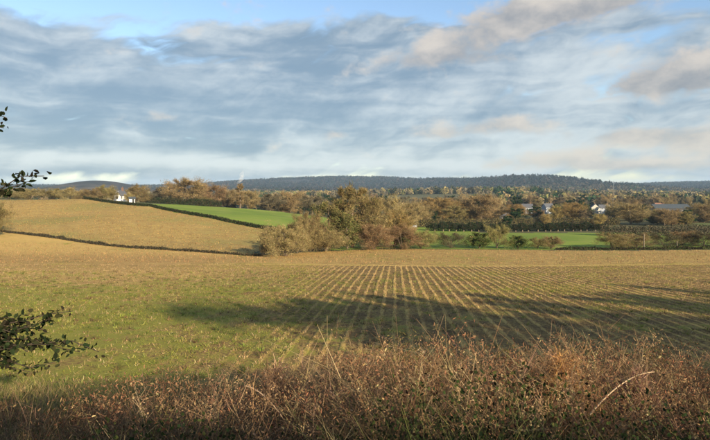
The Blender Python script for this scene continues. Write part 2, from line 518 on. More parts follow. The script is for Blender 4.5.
zn = zone_of(qc[:, 0], qc[:, 1])
names = [('stubble_field', 'stubble', 'pale stubble field with long rows running away from the verge', 'field'),
         ('sloping_field', 'slope', 'golden sloping field rising on the left beyond the dark line', 'field'),
         ('green_field', 'green', 'bright green pasture beyond the hedges', 'field'),
         ('verge_bank', 'verge', 'grassy bank falling from the lane to the field', 'bank'),
         ('valley_ground', 'valley', 'wooded valley floor beyond the fields', 'ground'),
         ('hills', 'hills', 'dark blue wooded hills along the horizon', 'hills'),
         ('road', 'road', 'narrow lane behind the verge', 'road')]
for k, (nm, mt, lb, ct) in enumerate(names):
    q = Q[zn == k]
    used, inv = np.unique(q.ravel(), return_inverse=True)
    tag(obj(nm, make_mesh(nm, GV[used], inv.reshape(-1, 4), smooth=True), M[mt]), lb, ct, kind='structure')

# ------------------------------------------------------------------ plant geometry
def unit(v): return v / np.maximum(np.linalg.norm(v, axis=-1, keepdims=True), 1e-9)


def pick_cols(n, pal, jitter=0.18, r=None):
    r = r or rng
    pal = np.array(pal, float)
    c = pal[r.integers(0, len(pal), n)]
    return np.clip(c * (1 + jitter * r.standard_normal((n, 1))) * (1 + 0.05 * r.standard_normal((n, 3))), 0.004, 0.9)


def blades(base, height, width, lean_dir, lean, cols, segs=3, tipw=0.15, curl=1.8):
    """curved tapering strips -> V, quads, cols"""
    n = len(base)
    t = np.linspace(0, 1, segs + 1)
    a = rng.uniform(0, 2 * np.pi, n)
    side = np.stack([np.cos(a), np.sin(a), np.zeros(n)], 1)
    off = np.zeros((n, segs + 1, 3))
    off[:, :, 2] = height[:, None] * t * (1 - 0.35 * (lean[:, None] * t) ** 2)
    off[:, :, :2] = (height * lean)[:, None, None] * (t ** curl)[None, :, None] * lean_dir[:, None, :]
    w = width[:, None] * (1 - (1 - tipw) * t[None, :])
    P = base[:, None] + off
    V = np.stack([P - side[:, None] * w[..., None] / 2, P + side[:, None] * w[..., None] / 2], 2).reshape(-1, 3)
    k = 2 * (segs + 1)
    b = (np.arange(n) * k)[:, None, None]
    s = (np.arange(segs) * 2)[None, :, None]
    q = (b + s + np.array([0, 1, 3, 2])[None, None]).reshape(-1, 4)
    return V, q, np.repeat(cols, k, 0)


def leaf_quads(pos, size, cols, nrm=None, aspect=0.55, fold=False):
    """diamond leaves -> V, quads, cols"""
    n = len(pos)
    d = unit(rng.standard_normal((n, 3)) if nrm is None else nrm + 0.7 * rng.standard_normal((n, 3)))
    s = unit(np.cross(d, rng.standard_normal((n, 3))))
    up = np.cross(d, s)
    L = size[:, None]
    if fold:                                          # two halves folded along the midrib, pointed oval
        hw = L * aspect * 0.5
        V = np.stack([pos, pos + d * L * 0.28 + s * hw * 0.85 + up * L * 0.10, pos + d * L * 0.66 + s * hw * 0.75 + up * L * 0.07, pos + d * L - up * L * 0.05,
                      pos + d * L * 0.66 - s * hw * 0.75 + up * L * 0.07, pos + d * L * 0.28 - s * hw * 0.85 + up * L * 0.10], 1).reshape(-1, 3)
        b6 = (np.arange(n) * 6)[:, None]
        return V, np.concatenate([b6 + np.array([[0, 1, 2, 3]]), b6 + np.array([[0, 3, 4, 5]])]), np.repeat(cols, 6, 0)
    V = np.stack([pos, pos + d * L * 0.45 + s * L * aspect * 0.5 + up * L * 0.06, pos + d * L, pos + d * L * 0.45 - s * L * aspect * 0.5 + up * L * 0.06], 1).reshape(-1, 3)
    q = np.arange(4 * n).reshape(-1, 4)
    return V, q, np.repeat(cols, 4, 0)


def join(parts):
    V, Qs, C, b = [], [], [], 0
    for v, q, c in parts:
        V.append(v); Qs.append(q + b); C.append(c); b += len(v)
    return np.concatenate(V), np.concatenate(Qs), np.concatenate(C)


def tube(pts, rads, sides=5):
    pts = np.asarray(pts, float); n = len(pts)
    d = unit(np.gradient(pts, axis=0))
    ref = np.array([0, 0, 1.0]) if abs(d[0, 2]) < 0.9 else np.array([1.0, 0, 0])
    s = unit(np.cross(d, ref)); u = np.cross(s, d)
    a = np.linspace(0, 2 * np.pi, sides, endpoint=False)
    ring = np.cos(a)[None, :, None] * s[:, None] + np.sin(a)[None, :, None] * u[:, None]
    V = (pts[:, None] + ring * np.asarray(rads)[:, None, None]).reshape(-1, 3)
    i = np.arange(sides)
    q = np.concatenate([np.stack([k * sides + i, k * sides + (i + 1) % sides, (k + 1) * sides + (i + 1) % sides, (k + 1) * sides + i], 1) for k in range(n - 1)])
    return V, q


class Tree:
    """wood (trunk, limbs) and crown (twigs or leaves) meshes of one plant, unit: metres, base at 0"""
    def __init__(s, seed, Ht, Rd, base=0.22, stems=1, ntw=9000, pal=((0.2, 0.14, 0.08),), leaf=False, shape='oval', bark='bark', tw=1.0, upright=0.35, dense=1.0):
        r = np.random.default_rng(seed)
        tv, tq, nb = [], [], 0
        ends = []
        def addt(p, rad, sd):
            nonlocal nb
            v, q = tube(p, rad, sd); tv.append(v); tq.append(q + nb); nb += len(v)
        def env(h):
            h = np.clip(h, 0, 1)
            if shape == 'oval': return 0.30 + 0.70 * math.sin(math.pi * min(1, max(0, (h * 0.86 + 0.10))) ** 0.9)
            if shape == 'round': return math.sqrt(max(0.05, 1 - (2 * h - 0.95) ** 2 * 0.92))
            if shape == 'dome': return math.sqrt(max(0.06, 1 - (h * 0.97) ** 2))
            if shape == 'cone': return max(0.06, 1 - h)
            return 0.35 + 0.3 * math.sin(math.pi * h)
        trunks = []
        for k in range(stems):
            a = r.uniform(0, 6.28); spread = 0 if stems == 1 else r.uniform(0.15, 0.75) * Rd
            th = np.linspace(0, 0.86 if stems == 1 else r.uniform(0.5, 0.85), 7)
            px_ = np.cumsum(r.normal(0, 0.02 * Ht, 7)) * 0.6 + math.cos(a) * spread * th ** 0.8
            py_ = np.cumsum(r.normal(0, 0.02 * Ht, 7)) * 0.6 + math.sin(a) * spread * th ** 0.8
            px_ -= px_[0]; py_ -= py_[0]
            P = np.stack([px_, py_, th * Ht], 1); P[0, 2] = -0.25
            r0 = (0.020 if stems == 1 else 0.010) * Ht
            addt(P, r0 * (1.15 - th) ** 1.0 + 0.01, 7 if stems == 1 else 5)
            trunks.append((P, r0))
        nl = int((20 if stems == 1 else 26) * dense)
        for k in range(nl):
            P, r0 = trunks[k % stems]
            f = base + (0.97 - base) * (k + r.uniform(0, 1)) / nl
            zt = f * Ht * 0.86
            zt = min(zt, P[-1, 2])
            st = np.array([np.interp(zt, P[:, 2], P[:, 0]), np.interp(zt, P[:, 2], P[:, 1]), zt])
            a = k * 2.4 + r.normal(0, 0.4)
            Lr = Rd * env((f - base) / (1 - base)) * r.uniform(0.7, 1.1)
            rise = Lr * r.uniform(0.15, 0.9) * upright * 2 + (0.08 * Ht if f > 0.8 else 0)
            e = np.array([math.cos(a) * Lr, math.sin(a) * Lr, st[2] + rise])
            e[2] = min(e[2], Ht * r.uniform(0.9, 1.0))
            t = np.linspace(0, 1, 5)[:, None]
            mid = (st + e) / 2 + np.array([0, 0, -0.10 * Lr]) + r.normal(0, 0.06 * Lr, 3)
            Lm = (1 - t) ** 2 * st + 2 * t * (1 - t) * mid + t ** 2 * e
            addt(Lm, r0 * 0.42 * (1.05 - t[:, 0]) * (1.1 - f * 0.6) + 0.006, 4)
            for j in range(6):
                tt = r.uniform(0.25, 1.0)
                s0 = np.array([np.interp(tt, t[:, 0], Lm[:, i]) for i in range(3)])
                dr = unit((e - st) * 0.9 / max(Lr, .1) + r.normal(0, 0.75, 3) + np.array([0, 0, 0.25]))
                l2 = Lr * r.uniform(0.25, 0.5)
                P2 = np.stack([s0, s0 + dr * l2 * 0.5 + r.normal(0, 0.04 * l2, 3), s0 + dr * l2 + np.array([0, 0, 0.1 * l2])])
                P2[:, 2] = np.maximum(P2[:, 2], 0.05)
                addt(P2, np.array([0.12, 0.08, 0.03]) * r0 + 0.004, 3)
                ends.append((P2, l2, dr))
        s.wood = make_mesh('trunk', np.concatenate(tv), np.concatenate(tq), smooth=True)
        s.wood.materials.append(M[bark])
        A = np.array([e_[0][0] for e_ in ends]); B = np.array([e_[0][2] for e_ in ends]); Ld = np.array([e_[1] for e_ in ends]); Dd = np.array([e_[2] for e_ in ends])
        ntw = int(ntw * 1.5)
        i = r.integers(0, len(A), ntw)
        t = r.uniform(0.15, 1.15, (ntw, 1))
        spread = (Ld[i] * 0.34)[:, None]
        p = A[i] + (B[i] - A[i]) * t + r.normal(0, 1, (ntw, 3)) * spread * 0.75
        p[:, 2] = np.abs(p[:, 2])
        c = pick_cols(ntw, pal, 0.22, r)
        # whole sprays differ in colour as bare wood, buds and ivy do
        tone = r.normal(1, 0.20, len(A))[i][:, None]
        c = np.clip(c * np.clip(tone, 0.5, 1.6), 0.004, 0.8)
        if leaf:
            sz = r.uniform(0.14, 0.34, ntw) * tw
            v, q, cc = leaf_quads(p, sz, c, unit(p - np.array([0, 0, Ht * 0.4])), 0.6)
            s.crown = make_mesh('crown', v, q, cc)
            s.crown.materials.append(M['leaf'])
        else:
            d = unit(Dd[i] * 0.7 + r.normal(0, 0.65, (ntw, 3)) + np.array([0, 0, upright]))
            ln = r.uniform(0.30, 0.95, ntw)[:, None] * tw * Ht / 11
            wd = r.uniform(0.030, 0.085, ntw)[:, None] * tw * Ht / 11
            sd = unit(np.cross(d, r.normal(0, 1, (ntw, 3))))
            V = np.stack([p - sd * wd / 2, p + sd * wd / 2, p + d * ln], 1).reshape(-1, 3)
            s.crown = make_mesh('crown', V, np.arange(3 * ntw).reshape(-1, 3), np.repeat(c, 3, 0))
            s.crown.materials.append(M['twig'])
        s.h = Ht; s.r = Rd

    def place(s, x, y, height, width=None, label='', cat='tree', name='tree', group=None, rz=None, sink=0.0):
        k = height / s.h
        kw = k if width is None else width / (2 * s.r)
        o = empty(name, (x, y, ground(x, y) - sink), rng.uniform(0, 6.28) if rz is None else rz, (kw, kw, k))
        tag(o, label, cat, group)
        obj('trunk', s.wood, None, o); obj('crown', s.crown, None, o)
        return o


TAN = [(0.27, 0.210, 0.100), (0.22, 0.170, 0.082), (0.33, 0.260, 0.130), (0.18, 0.150, 0.070)]
RUS = [(0.23, 0.160, 0.080), (0.19, 0.130, 0.070), (0.27, 0.190, 0.095), (0.16, 0.125, 0.072)]
OLV = [(0.19, 0.165, 0.065), (0.15, 0.140, 0.055), (0.24, 0.190, 0.080), (0.13, 0.100, 0.050)]
GRN = [(0.075, 0.115, 0.030), (0.095, 0.135, 0.040), (0.050, 0.085, 0.024), (0.130, 0.145, 0.050)]
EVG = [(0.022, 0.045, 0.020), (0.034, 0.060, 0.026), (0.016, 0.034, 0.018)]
GRY = [(0.140, 0.115, 0.075), (0.100, 0.085, 0.058), (0.18, 0.145, 0.092), (0.078, 0.068, 0.048)]
GLD = [(0.33, 0.230, 0.090), (0.28, 0.195, 0.080), (0.23, 0.170, 0.075)]
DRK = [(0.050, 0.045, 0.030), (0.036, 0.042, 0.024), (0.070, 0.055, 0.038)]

T = {
    'tan_bush': Tree(11, 6.0, 3.6, 0.02, 7, 17000, TAN + RUS[:2] + OLV[:1], shape='dome', bark='bark', tw=1.0, upright=0.35),
    'tan_bush2': Tree(12, 6.5, 3.8, 0.02, 8, 17000, TAN[:2] + TAN[3:] + RUS[:2] + OLV[:2], shape='dome', tw=1.0, upright=0.35),
    'rus_bush': Tree(13, 5.5, 3.5, 0.02, 7, 16000, RUS + TAN[:2] + [(0.26, 0.15, 0.07)], shape='dome', tw=1.0, upright=0.35),
    'olv_bush': Tree(14, 5.5, 3.4, 0.02, 7, 10000, OLV, shape='dome', tw=1.25, upright=0.5),
    'grn_bush': Tree(15, 5.0, 3.0, 0.02, 6, 9000, GRN + OLV[:1], leaf=True, shape='dome', tw=0.9),
    'drk_bush': Tree(16, 4.0, 3.4, 0.02, 7, 10000, DRK + OLV[3:], shape='dome', tw=1.3, upright=0.35),
    'olv_tree': Tree(21, 12.0, 4.4, 0.12, 1, 14000, OLV + TAN[:1], shape='oval', tw=1.0),
    'ivy_tree': Tree(22, 11.0, 4.0, 0.08, 1, 13000, OLV + [(0.115, 0.130, 0.045), (0.085, 0.105, 0.034)], leaf=True, shape='oval', tw=1.0),
    'tan_tree': Tree(23, 11.0, 4.8, 0.06, 1, 19000, TAN, shape='round', dense=1.5, upright=0.5),
    'rus_tree': Tree(24, 11.0, 5.2, 0.06, 1, 19000, RUS + TAN[:1], shape='round', dense=1.5, upright=0.5),
    'gld_tree': Tree(25, 10.0, 4.6, 0.06, 1, 18000, GLD + OLV[:1], shape='round', dense=1.5, upright=0.5),
    'gry_tree': Tree(26, 13.0, 5.0, 0.16, 1, 12000, GRY, shape='oval'),
    'evg_tree': Tree(27, 12.0, 4.8, 0.05, 1, 9000, EVG + GRN[2:3], leaf=True, shape='round', tw=1.8),
    'grn_tree': Tree(28, 9.0, 5.2, 0.05, 1, 9000, [(0.055, 0.105, 0.028), (0.075, 0.130, 0.036), (0.040, 0.080, 0.024)], leaf=True, shape='round', tw=1.6),
    'con_tree': Tree(29, 15.0, 3.2, 0.06, 1, 9000, EVG, leaf=True, shape='cone', tw=1.7, upright=0.05),
    'pop_tree': Tree(30, 15.0, 2.0, 0.10, 1, 9000, TAN, shape='slim', upright=1.4),
}


def tree(kind, px, top, d, wpx, label, cat='tree', name=None, group=None, sink=0.0):
    """top: photo row of the crown top; d: distance ahead; wpx: crown width in photo pixels"""
    x = (px - CX) / F * d
    zt = (HZ - top) / F * d
    h = max(1.2, zt - ground(x, d))
    nm = name or ('bush' if 'bush' in kind else 'tree')
    c = cat if cat != 'tree' or nm == 'tree' else 'bush'
    return T[kind].place(x, d, h, wpx / F * d, label, c, nm, group, sink=sink)


# --- the clump at the far end of the rows
tree('tan_bush', 286, 223, 80, 50, 'sandy bare bush at the left end of the field edge clump')
tree('tan_bush2', 272, 231, 83, 26, 'low sandy bush touching the dark hedge end left of the clump')
tree('tan_bush2', 297, 217, 86, 36, 'sandy bush added behind the leftmost clump bush to enlarge the slope shadow')  # extra bush, added to enlarge the shadow on the slope
tree('tan_bush2', 309, 210, 90, 44, 'tall sandy bush between the leftmost bush and the ivy green tree')
tree('ivy_tree', 330, 201, 97, 38, 'ivy green tree left of the tallest tree in the clump', group=None)
tree('olv_tree', 352, 186, 100, 52, 'tallest olive brown tree in the middle of the clump')
tree('ivy_tree', 347, 214, 95, 34, 'short ivy covered tree below the tallest tree of the clump')
tree('tan_tree', 377, 200, 103, 44, 'rounded tan tree just right of the tallest clump tree')
tree('gld_tree', 394, 211, 104, 40, 'golden olive tree on the right shoulder of the clump')
tree('rus_bush', 374, 224, 95, 42, 'reddish bush in front of the right half of the clump')
tree('rus_bush', 402, 225, 97, 44, 'reddish brown bush at the right foot of the clump')
tree('tan_bush', 326, 229, 90, 40, 'low sandy bush in front of the ivy green tree')
tree('olv_bush', 421, 231, 99, 34, 'low olive bush trailing off the right end of the clump')
# --- along the far edge of the stubble, right of the clump
tree('drk_bush', 451, 233, 101, 34, 'low dark bramble bush right of the clump on the field edge')
tree('grn_bush', 479, 233, 101, 24, 'green leafy bush beside the taller olive bush on field edge')
tree('olv_bush', 497, 226, 102, 28, 'taller olive bush standing before the green pasture')
tree('grn_bush', 518, 236, 101, 20, 'small green bush right of the taller olive bush')
tree('olv_bush', 538, 238, 102, 20, 'small olive bush before the middle of the green strip')
tree('tan_bush', 551, 236, 102, 24, 'small sandy bush at the right of the green strip')
tree('tan_bush2', 612, 232, 104, 34, 'broad sandy bush at the right end of the green strip')
tree('tan_bush', 636, 233, 105, 36, 'sandy bush under the large pale rounded tree')
tree('drk_bush', 664, 234, 108, 34, 'dark brown bush right of the pale post')
tree('rus_bush', 682, 231, 112, 34, 'brown bush near the right edge of the picture')
tree('drk_bush', 704, 233, 108, 36, 'dark bush at the extreme right edge of the field')
tree('drk_bush', 728, 232, 108, 36, 'dark bush just beyond the right edge of the picture')
# --- left side
tree('olv_bush', -6, 203, 106, 30, 'olive bush at the left end of the dark ditch line')
for k, (px, tp, w, kd, lb) in enumerate([(8, 187, 34, 'tan_bush', 'pale scrub bush on the skyline, first from the left edge'), (30, 188, 30, 'tan_bush2', 'pale scrub bush on the skyline, second from the left edge'),
                                          (52, 189, 26, 'olv_bush', 'olive scrub bush on the skyline, third from the left edge'), (113, 191, 12, 'olv_bush', 'small olive bush half hiding the left of the white cottage'), (128, 192, 10, 'tan_bush', 'small sandy bush half hiding the right of the white cottage'), (72, 187, 28, 'tan_bush', 'pale scrub bush on the skyline left of the white cottage'),
                                          (92, 188, 28, 'tan_bush2', 'sandy scrub bush on the skyline just left of the white cottage'), (106, 186, 22, 'olv_bush', 'olive scrub bush whose crown touches the white cottage'),
                                          (136, 184, 28, 'tan_bush2', 'sandy tree scrub right of the white cottage'), (-18, 186, 34, 'tan_bush2', 'pale scrub bush just beyond the left edge')]):
    tree(kd, px, tp, 199 if w < 14 else 212 + 7 * (k % 3), w, lb)
for k, (px, tp, w, kd, lb) in enumerate([(186, 180, 46, 'rus_tree', 'large russet rounded tree behind the left end of the pasture'), (164, 187, 30, 'gry_tree', 'grey brown tree left of the large russet tree'),
                                          (212, 186, 30, 'rus_tree', 'russet tree right of the large russet rounded tree'), (228, 190, 26, 'tan_tree', 'tan tree below the smoke, left of the slim tree'),
                                          (240, 183, 12, 'pop_tree', 'slim upright tree rising below the white smoke'), (248, 191, 26, 'tan_tree', 'tan tree right of the slim upright tree'),
                                          (270, 194, 30, 'gry_tree', 'grey brown tree behind the right end of the left pasture'), (290, 193, 32, 'rus_tree', 'russet tree between the pasture and the clump'),
                                          (312, 196, 28, 'gry_tree', 'grey brown tree peeping over the left of the clump'), (200, 196, 22, 'olv_tree', 'olive tree under the large russet rounded tree')]):
    tree(kd, px, tp, 246 + 9 * (k % 4), w, lb)
# --- middle distance, right
for k, (px, tp, d, w, kd, lb) in enumerate([
        (408, 204, 200, 34, 'rus_tree', 'russet tree right of the clump, over the white walled shed'), (421, 207, 218, 22, 'tan_tree', 'pale tan tree second right of the clump'),
        (438, 199, 262, 40, 'gld_tree', 'broad golden tree above the left end of the dark hedge'), (455, 206, 240, 24, 'olv_tree', 'olive tree between the golden and the russet crowns'),
        (466, 203, 268, 28, 'gry_tree', 'grey brown tree just left of the broad russet tree'),
        (480, 196, 262, 40, 'rus_tree', 'broad russet tree left of the white roofed shed'), (515, 205, 285, 24, 'gld_tree', 'small gold tree right of the white roofed shed'),
        (497, 207, 292, 18, 'olv_tree', 'olive tree between the broad russet tree and the shed'),
        (538, 210, 330, 14, 'rus_tree', 'small russet tree between the two white houses'), (570, 207, 300, 30, 'grn_tree', 'dark green rounded evergreen between the white houses'),
        (586, 206, 315, 16, 'evg_tree', 'dark conifer left of the pair of pale houses'), (559, 204, 330, 14, 'evg_tree', 'dark narrow evergreen right of the second white house'),
        (631, 204, 232, 36, 'tan_tree', 'large pale rounded tree standing alone on the right'), (656, 216, 250, 22, 'grn_tree', 'green tree below the long grey barn'),
        (676, 220, 238, 34, 'gld_tree', 'wide golden tree in front of the long grey barn'), (700, 214, 260, 30, 'gry_tree', 'grey brown tree at the right end of the barn'),
        (606, 220, 235, 26, 'olv_tree', 'olive tree left of the large pale rounded tree'), (725, 212, 260, 34, 'tan_tree', 'tan tree just past the right edge'),
        (392, 200, 270, 26, 'gry_tree', 'grey tree behind the right shoulder of the clump')]):
    tree(kd, px, tp, d, w, lb)

# --- the belt of mixed trees between the green strip and the houses
br = np.random.default_rng(5)
bw = {'rus_tree': 'russet', 'tan_tree': 'tan', 'gry_tree': 'grey brown', 'olv_tree': 'olive', 'gld_tree': 'golden', 'evg_tree': 'dark evergreen'}
bk = list(bw)
for px in np.concatenate([np.arange(398, 760, 6.5), np.arange(612, 760, 9)]):
    px = px + br.uniform(-3, 3); d = br.uniform(238, 345)
    if any(abs(px - hx) < hw for hx, hw in ((528, 7), (548, 7), (598, 10), (504, 7), (672, 20))): d = br.uniform(215, 260); low_ = True
    else: low_ = False
    top = (br.uniform(209, 216) if px > 640 else br.uniform(214.5, 219)) if low_ else br.uniform(203, 214)
    kd = bk[br.integers(0, len(bk))]
    x = (px - CX) / F * d; h = (HZ - top) / F * d - ground(x, d)
    side = 'left of the white houses' if px < 520 else 'around the white houses' if px < 612 else 'around the grey barn'
    T[kd].place(x, d, max(2.5, h), max(3.0, h) * br.uniform(0.9, 1.25), '%s tree in the valley tree belt %s' % (bw[kd], side), 'tree', 'belt_tree', '%s belt trees %s' % (bw[kd], side), rz=br.uniform(0, 6.28))

# --- row of clipped hedge trees with pale stems behind the green strip
ORD = ('first second third fourth fifth sixth seventh eighth ninth tenth eleventh twelfth thirteenth fourteenth fifteenth sixteenth seventeenth eighteenth nineteenth '
       'twentieth twenty-first twenty-second twenty-third twenty-fourth twenty-fifth twenty-sixth twenty-seventh').split()
k = 0
for px in np.arange(436, 626, 7.2) + rng.uniform(-1.6, 1.6, len(np.arange(436, 626, 7.2))):
    d = 172 + 0.03 * (px - 428) + rng.uniform(-1, 1)
    if px > 604: break
    x = (px - CX) / F * d
    h = (HZ - (222 + rng.uniform(-2.0, 1.5)) ) / F * d - ground(x, d)
    o = empty('hedge_tree', (x, d, ground(x, d)), 0)
    tag(o, 'dark hedgerow tree with pale stem behind the green strip, %s from the clump' % ORD[k], 'hedge tree', 'hedgerow trees behind the green strip')
    if k == 0:
        v, q = tube([(0, 0, -0.1), (0.05, 0, 0.7), (0, 0.03, 1.5), (0.1, 0.1, 2.3)], [0.22, 0.15, 0.13, 0.08], 7)
        ht_w = make_mesh('trunk', v, q, smooth=True); ht_w.materials.append(M['pale_bark'])
        n_ = 2600
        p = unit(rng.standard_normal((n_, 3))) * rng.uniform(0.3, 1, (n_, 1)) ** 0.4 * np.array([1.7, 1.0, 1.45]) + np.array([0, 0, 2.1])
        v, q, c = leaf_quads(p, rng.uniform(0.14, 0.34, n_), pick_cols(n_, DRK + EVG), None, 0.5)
        ht_c = make_mesh('crown', v, q, c); ht_c.materials.append(M['leaf'])
    obj('trunk', ht_w, None, o); obj('crown', ht_c, None, o)
    o.scale = (1, 1, max(0.6, h / 4.0)); k += 1


# ------------------------------------------------------------------ hedges (clipped, dark) along field lines
def hedge(name, pts, ht, wd, label, pal, n_per_m=160, leafsize=(0.10, 0.22), stems=True, cat='hedge', leaf_mat='leaf'):
    pts = np.array(pts, float)
    seg = np.linalg.norm(np.diff(pts, axis=0), axis=1); L = seg.sum(); cum = np.concatenate([[0], np.cumsum(seg)])
    n = int(L * n_per_m)
    s = rng.uniform(0, L, n)
    x = np.interp(s, cum, pts[:, 0]); y = np.interp(s, cum, pts[:, 1])
    hh = ht * (1 + 0.22 * vnoise(s, s * 0, 5, 3.0)) if np.isscalar(ht) else np.interp(s, cum, ht) * (1 + 0.15 * vnoise(s, s * 0, 5, 3.0))
    if cat == 'scrub':
        hh = hh * np.clip(1.0 + 0.9 * vnoise(s, s * 0, 6, 2.2, 3), 0.12, 1.7)
    a = rng.uniform(0, np.pi, n); rr_ = rng.uniform(0.2, 1, n) ** 0.5
    dirs = np.diff(pts, axis=0) / seg[:, None]
    k_ = np.clip(np.searchsorted(cum, s) - 1, 0, len(seg) - 1)
    nx, ny = -dirs[k_, 1], dirs[k_, 0]
    off = np.cos(a) * rr_ * wd / 2
    x = x + nx * off; y = y + ny * off
    g = H(x, y)
    z = g + np.abs(np.sin(a)) * rr_ * hh * 0.95 + 0.03
    mid = pts[len(pts) // 2]
    root = empty(name, (mid[0], mid[1], ground(*mid)))
    tag(root, label, cat)
    org = np.array(root.location)
    v, q, c = leaf_quads(np.stack([x, y, z], 1) - org, rng.uniform(*leafsize, n), pick_cols(n, pal), None, 0.55)
    obj('foliage', make_mesh('foliage', v, q, c), M[leaf_mat], root)['kind'] = 'stuff'
    if stems:
        m = int(L * 2.5)
        s = rng.uniform(0, L, m); xs = np.interp(s, cum, pts[:, 0]); ys = np.interp(s, cum, pts[:, 1])
        hs = np.full(m, ht) if np.isscalar(ht) else np.interp(s, cum, ht)
        th = rng.uniform(0, 6.28, m)
        v, q, c = blades(np.stack([xs, ys, H(xs, ys)], 1) - org, hs * rng.uniform(0.7, 1.1, m), np.full(m, 0.05), np.stack([np.cos(th), np.sin(th)], 1), rng.uniform(0.1, 0.4, m), pick_cols(m, GRY))
        obj('stems', make_mesh('stems', v, q, c), M['twig'], root)['kind'] = 'stuff'
    return root


def ppts(lst): return [((px - CX) / F * d, d) for px, d in lst]


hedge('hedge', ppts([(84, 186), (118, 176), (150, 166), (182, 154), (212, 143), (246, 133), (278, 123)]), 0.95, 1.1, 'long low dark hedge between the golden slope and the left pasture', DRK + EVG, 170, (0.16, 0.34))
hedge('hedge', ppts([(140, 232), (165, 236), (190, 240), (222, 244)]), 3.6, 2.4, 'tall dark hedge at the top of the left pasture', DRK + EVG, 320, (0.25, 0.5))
hedge('bank_shade_strip', ppts([(-20, 116), (18, 111), (60, 103.5), (100, 96), (150, 90.5), (200, 85.5), (240, 82.5), (262, 81)]), [0.2, 0.35, 0.45, 0.45, 0.4, 0.4, 0.3, 0.25], 0.9, 'thin dark strip of scrub standing in for bank shade along the foot of the golden slope', DRK + GRY[1:2], 190, (0.12, 0.28), cat='scrub')  # dark leaf colour stands in for the shade under the bank edge
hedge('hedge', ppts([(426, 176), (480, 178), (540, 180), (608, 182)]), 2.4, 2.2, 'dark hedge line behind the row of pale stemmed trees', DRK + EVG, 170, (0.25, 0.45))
hedge('bank_shade_strip', ppts([(556, 97.5), (600, 97.5), (650, 97.5), (760, 97)]), 0.55, 0.9, 'thin dark strip of scrub standing in for bank shadow along the right end of the stubble', DRK, 190, (0.12, 0.28), cat='scrub')  # low dark foliage in place of the bank and hedge shadow
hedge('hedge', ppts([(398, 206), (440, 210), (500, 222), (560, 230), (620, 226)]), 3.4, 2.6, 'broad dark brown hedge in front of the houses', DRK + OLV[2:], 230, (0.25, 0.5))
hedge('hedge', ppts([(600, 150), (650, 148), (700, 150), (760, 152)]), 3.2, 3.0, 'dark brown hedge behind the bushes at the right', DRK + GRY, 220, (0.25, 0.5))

# ------------------------------------------------------------------ woodland trees on the valley floor, told apart
kinds = ['rus_tree', 'gry_tree', 'gry_tree', 'tan_tree', 'evg_tree', 'olv_tree', 'con_tree', 'gry_tree', 'evg_tree', 'rus_tree']
words = {'rus_tree': 'russet', 'gry_tree': 'grey brown', 'tan_tree': 'tan', 'evg_tree': 'dark evergreen', 'olv_tree': 'olive', 'con_tree': 'dark conifer'}
wr = np.random.default_rng(99)
HOUSES = [(528, 213, 430), (548, 213, 440), (594, 213, 430), (603, 213, 436), (672, 211, 450), (504, 217, 305)]
cnt = 0
for _ in range(900):
    d = 300 * math.exp(wr.uniform(0, math.log(2.4)))
    px = wr.uniform(-30, 740)
    if px < 250 and d < 520: continue
    x = (px - CX) / F * d
    # keep open ground in front of the houses and the barn
    if any(abs(px - hx) < (26 if hx == 672 else 11) and d < hd + 12 for hx, hy, hd in HOUSES): continue
    if vnoise(np.array([x]), np.array([d]), 12, 90, 2)[0] < -0.25: continue
    k = kinds[wr.integers(0, len(kinds))]
    if d > 480 and wr.uniform() < 0.4: k = ('evg_tree', 'gry_tree', 'con_tree')[wr.integers(0, 3)]
    h = wr.uniform(8.5, 14.5) * (0.85 if d < 380 else 1.0)
    region = 'left of the clump' if px < 300 else 'behind the clump' if px < 430 else 'behind the houses' if px < 620 else 'behind the barn'
    T[k].place(x, d, h, h * wr.uniform(0.75, 1.05), '%s tree in the distant woodland %s' % (words[k], region), 'tree', 'woodland_tree', '%s woodland trees %s' % (words[k], region), rz=wr.uniform(0, 6.28))
    cnt += 1
    if cnt >= 300: break


# ------------------------------------------------------------------ far woods: masses no one could count
def wood(name, X, Y, hts, tris, pals, label, fine=0.12):
    n = len(X)
    g = H(X, Y)
    pal = np.array(pals, float)
    tone = pal[wr.integers(0, len(pal), n)] * wr.normal(1, 0.14, (n, 1)).clip(0.6, 1.5)
    p = unit(wr.standard_normal((n, tris, 3))) * wr.uniform(0.25, 1, (n, tris, 1)) ** 0.5
    p = p * np.stack([hts * 0.45, hts * 0.45, hts * 0.5], 1)[:, None]
    ctr = np.stack([X, Y, g + hts * 0.52], 1)[:, None] + p
    sz = (hts * fine)[:, None, None, None]
    V = ctr[:, :, None] + wr.standard_normal((n, tris, 3, 3)) * sz
    C = np.repeat(np.clip(tone, 0.005, 0.6), tris * 3, 0)
    V = V.reshape(-1, 3)
    tag(obj(name, make_mesh(name, V, np.arange(len(V)).reshape(-1, 3), C), M['twig']), label, 'woodland', kind='stuff')


def scatter(n, dmin, dmax, pxa=-90, pxb=800):
    d = np.sqrt(wr.uniform(dmin ** 2, dmax ** 2, n)); px = wr.uniform(pxa, pxb, n)
    return (px - CX) / F * d, d


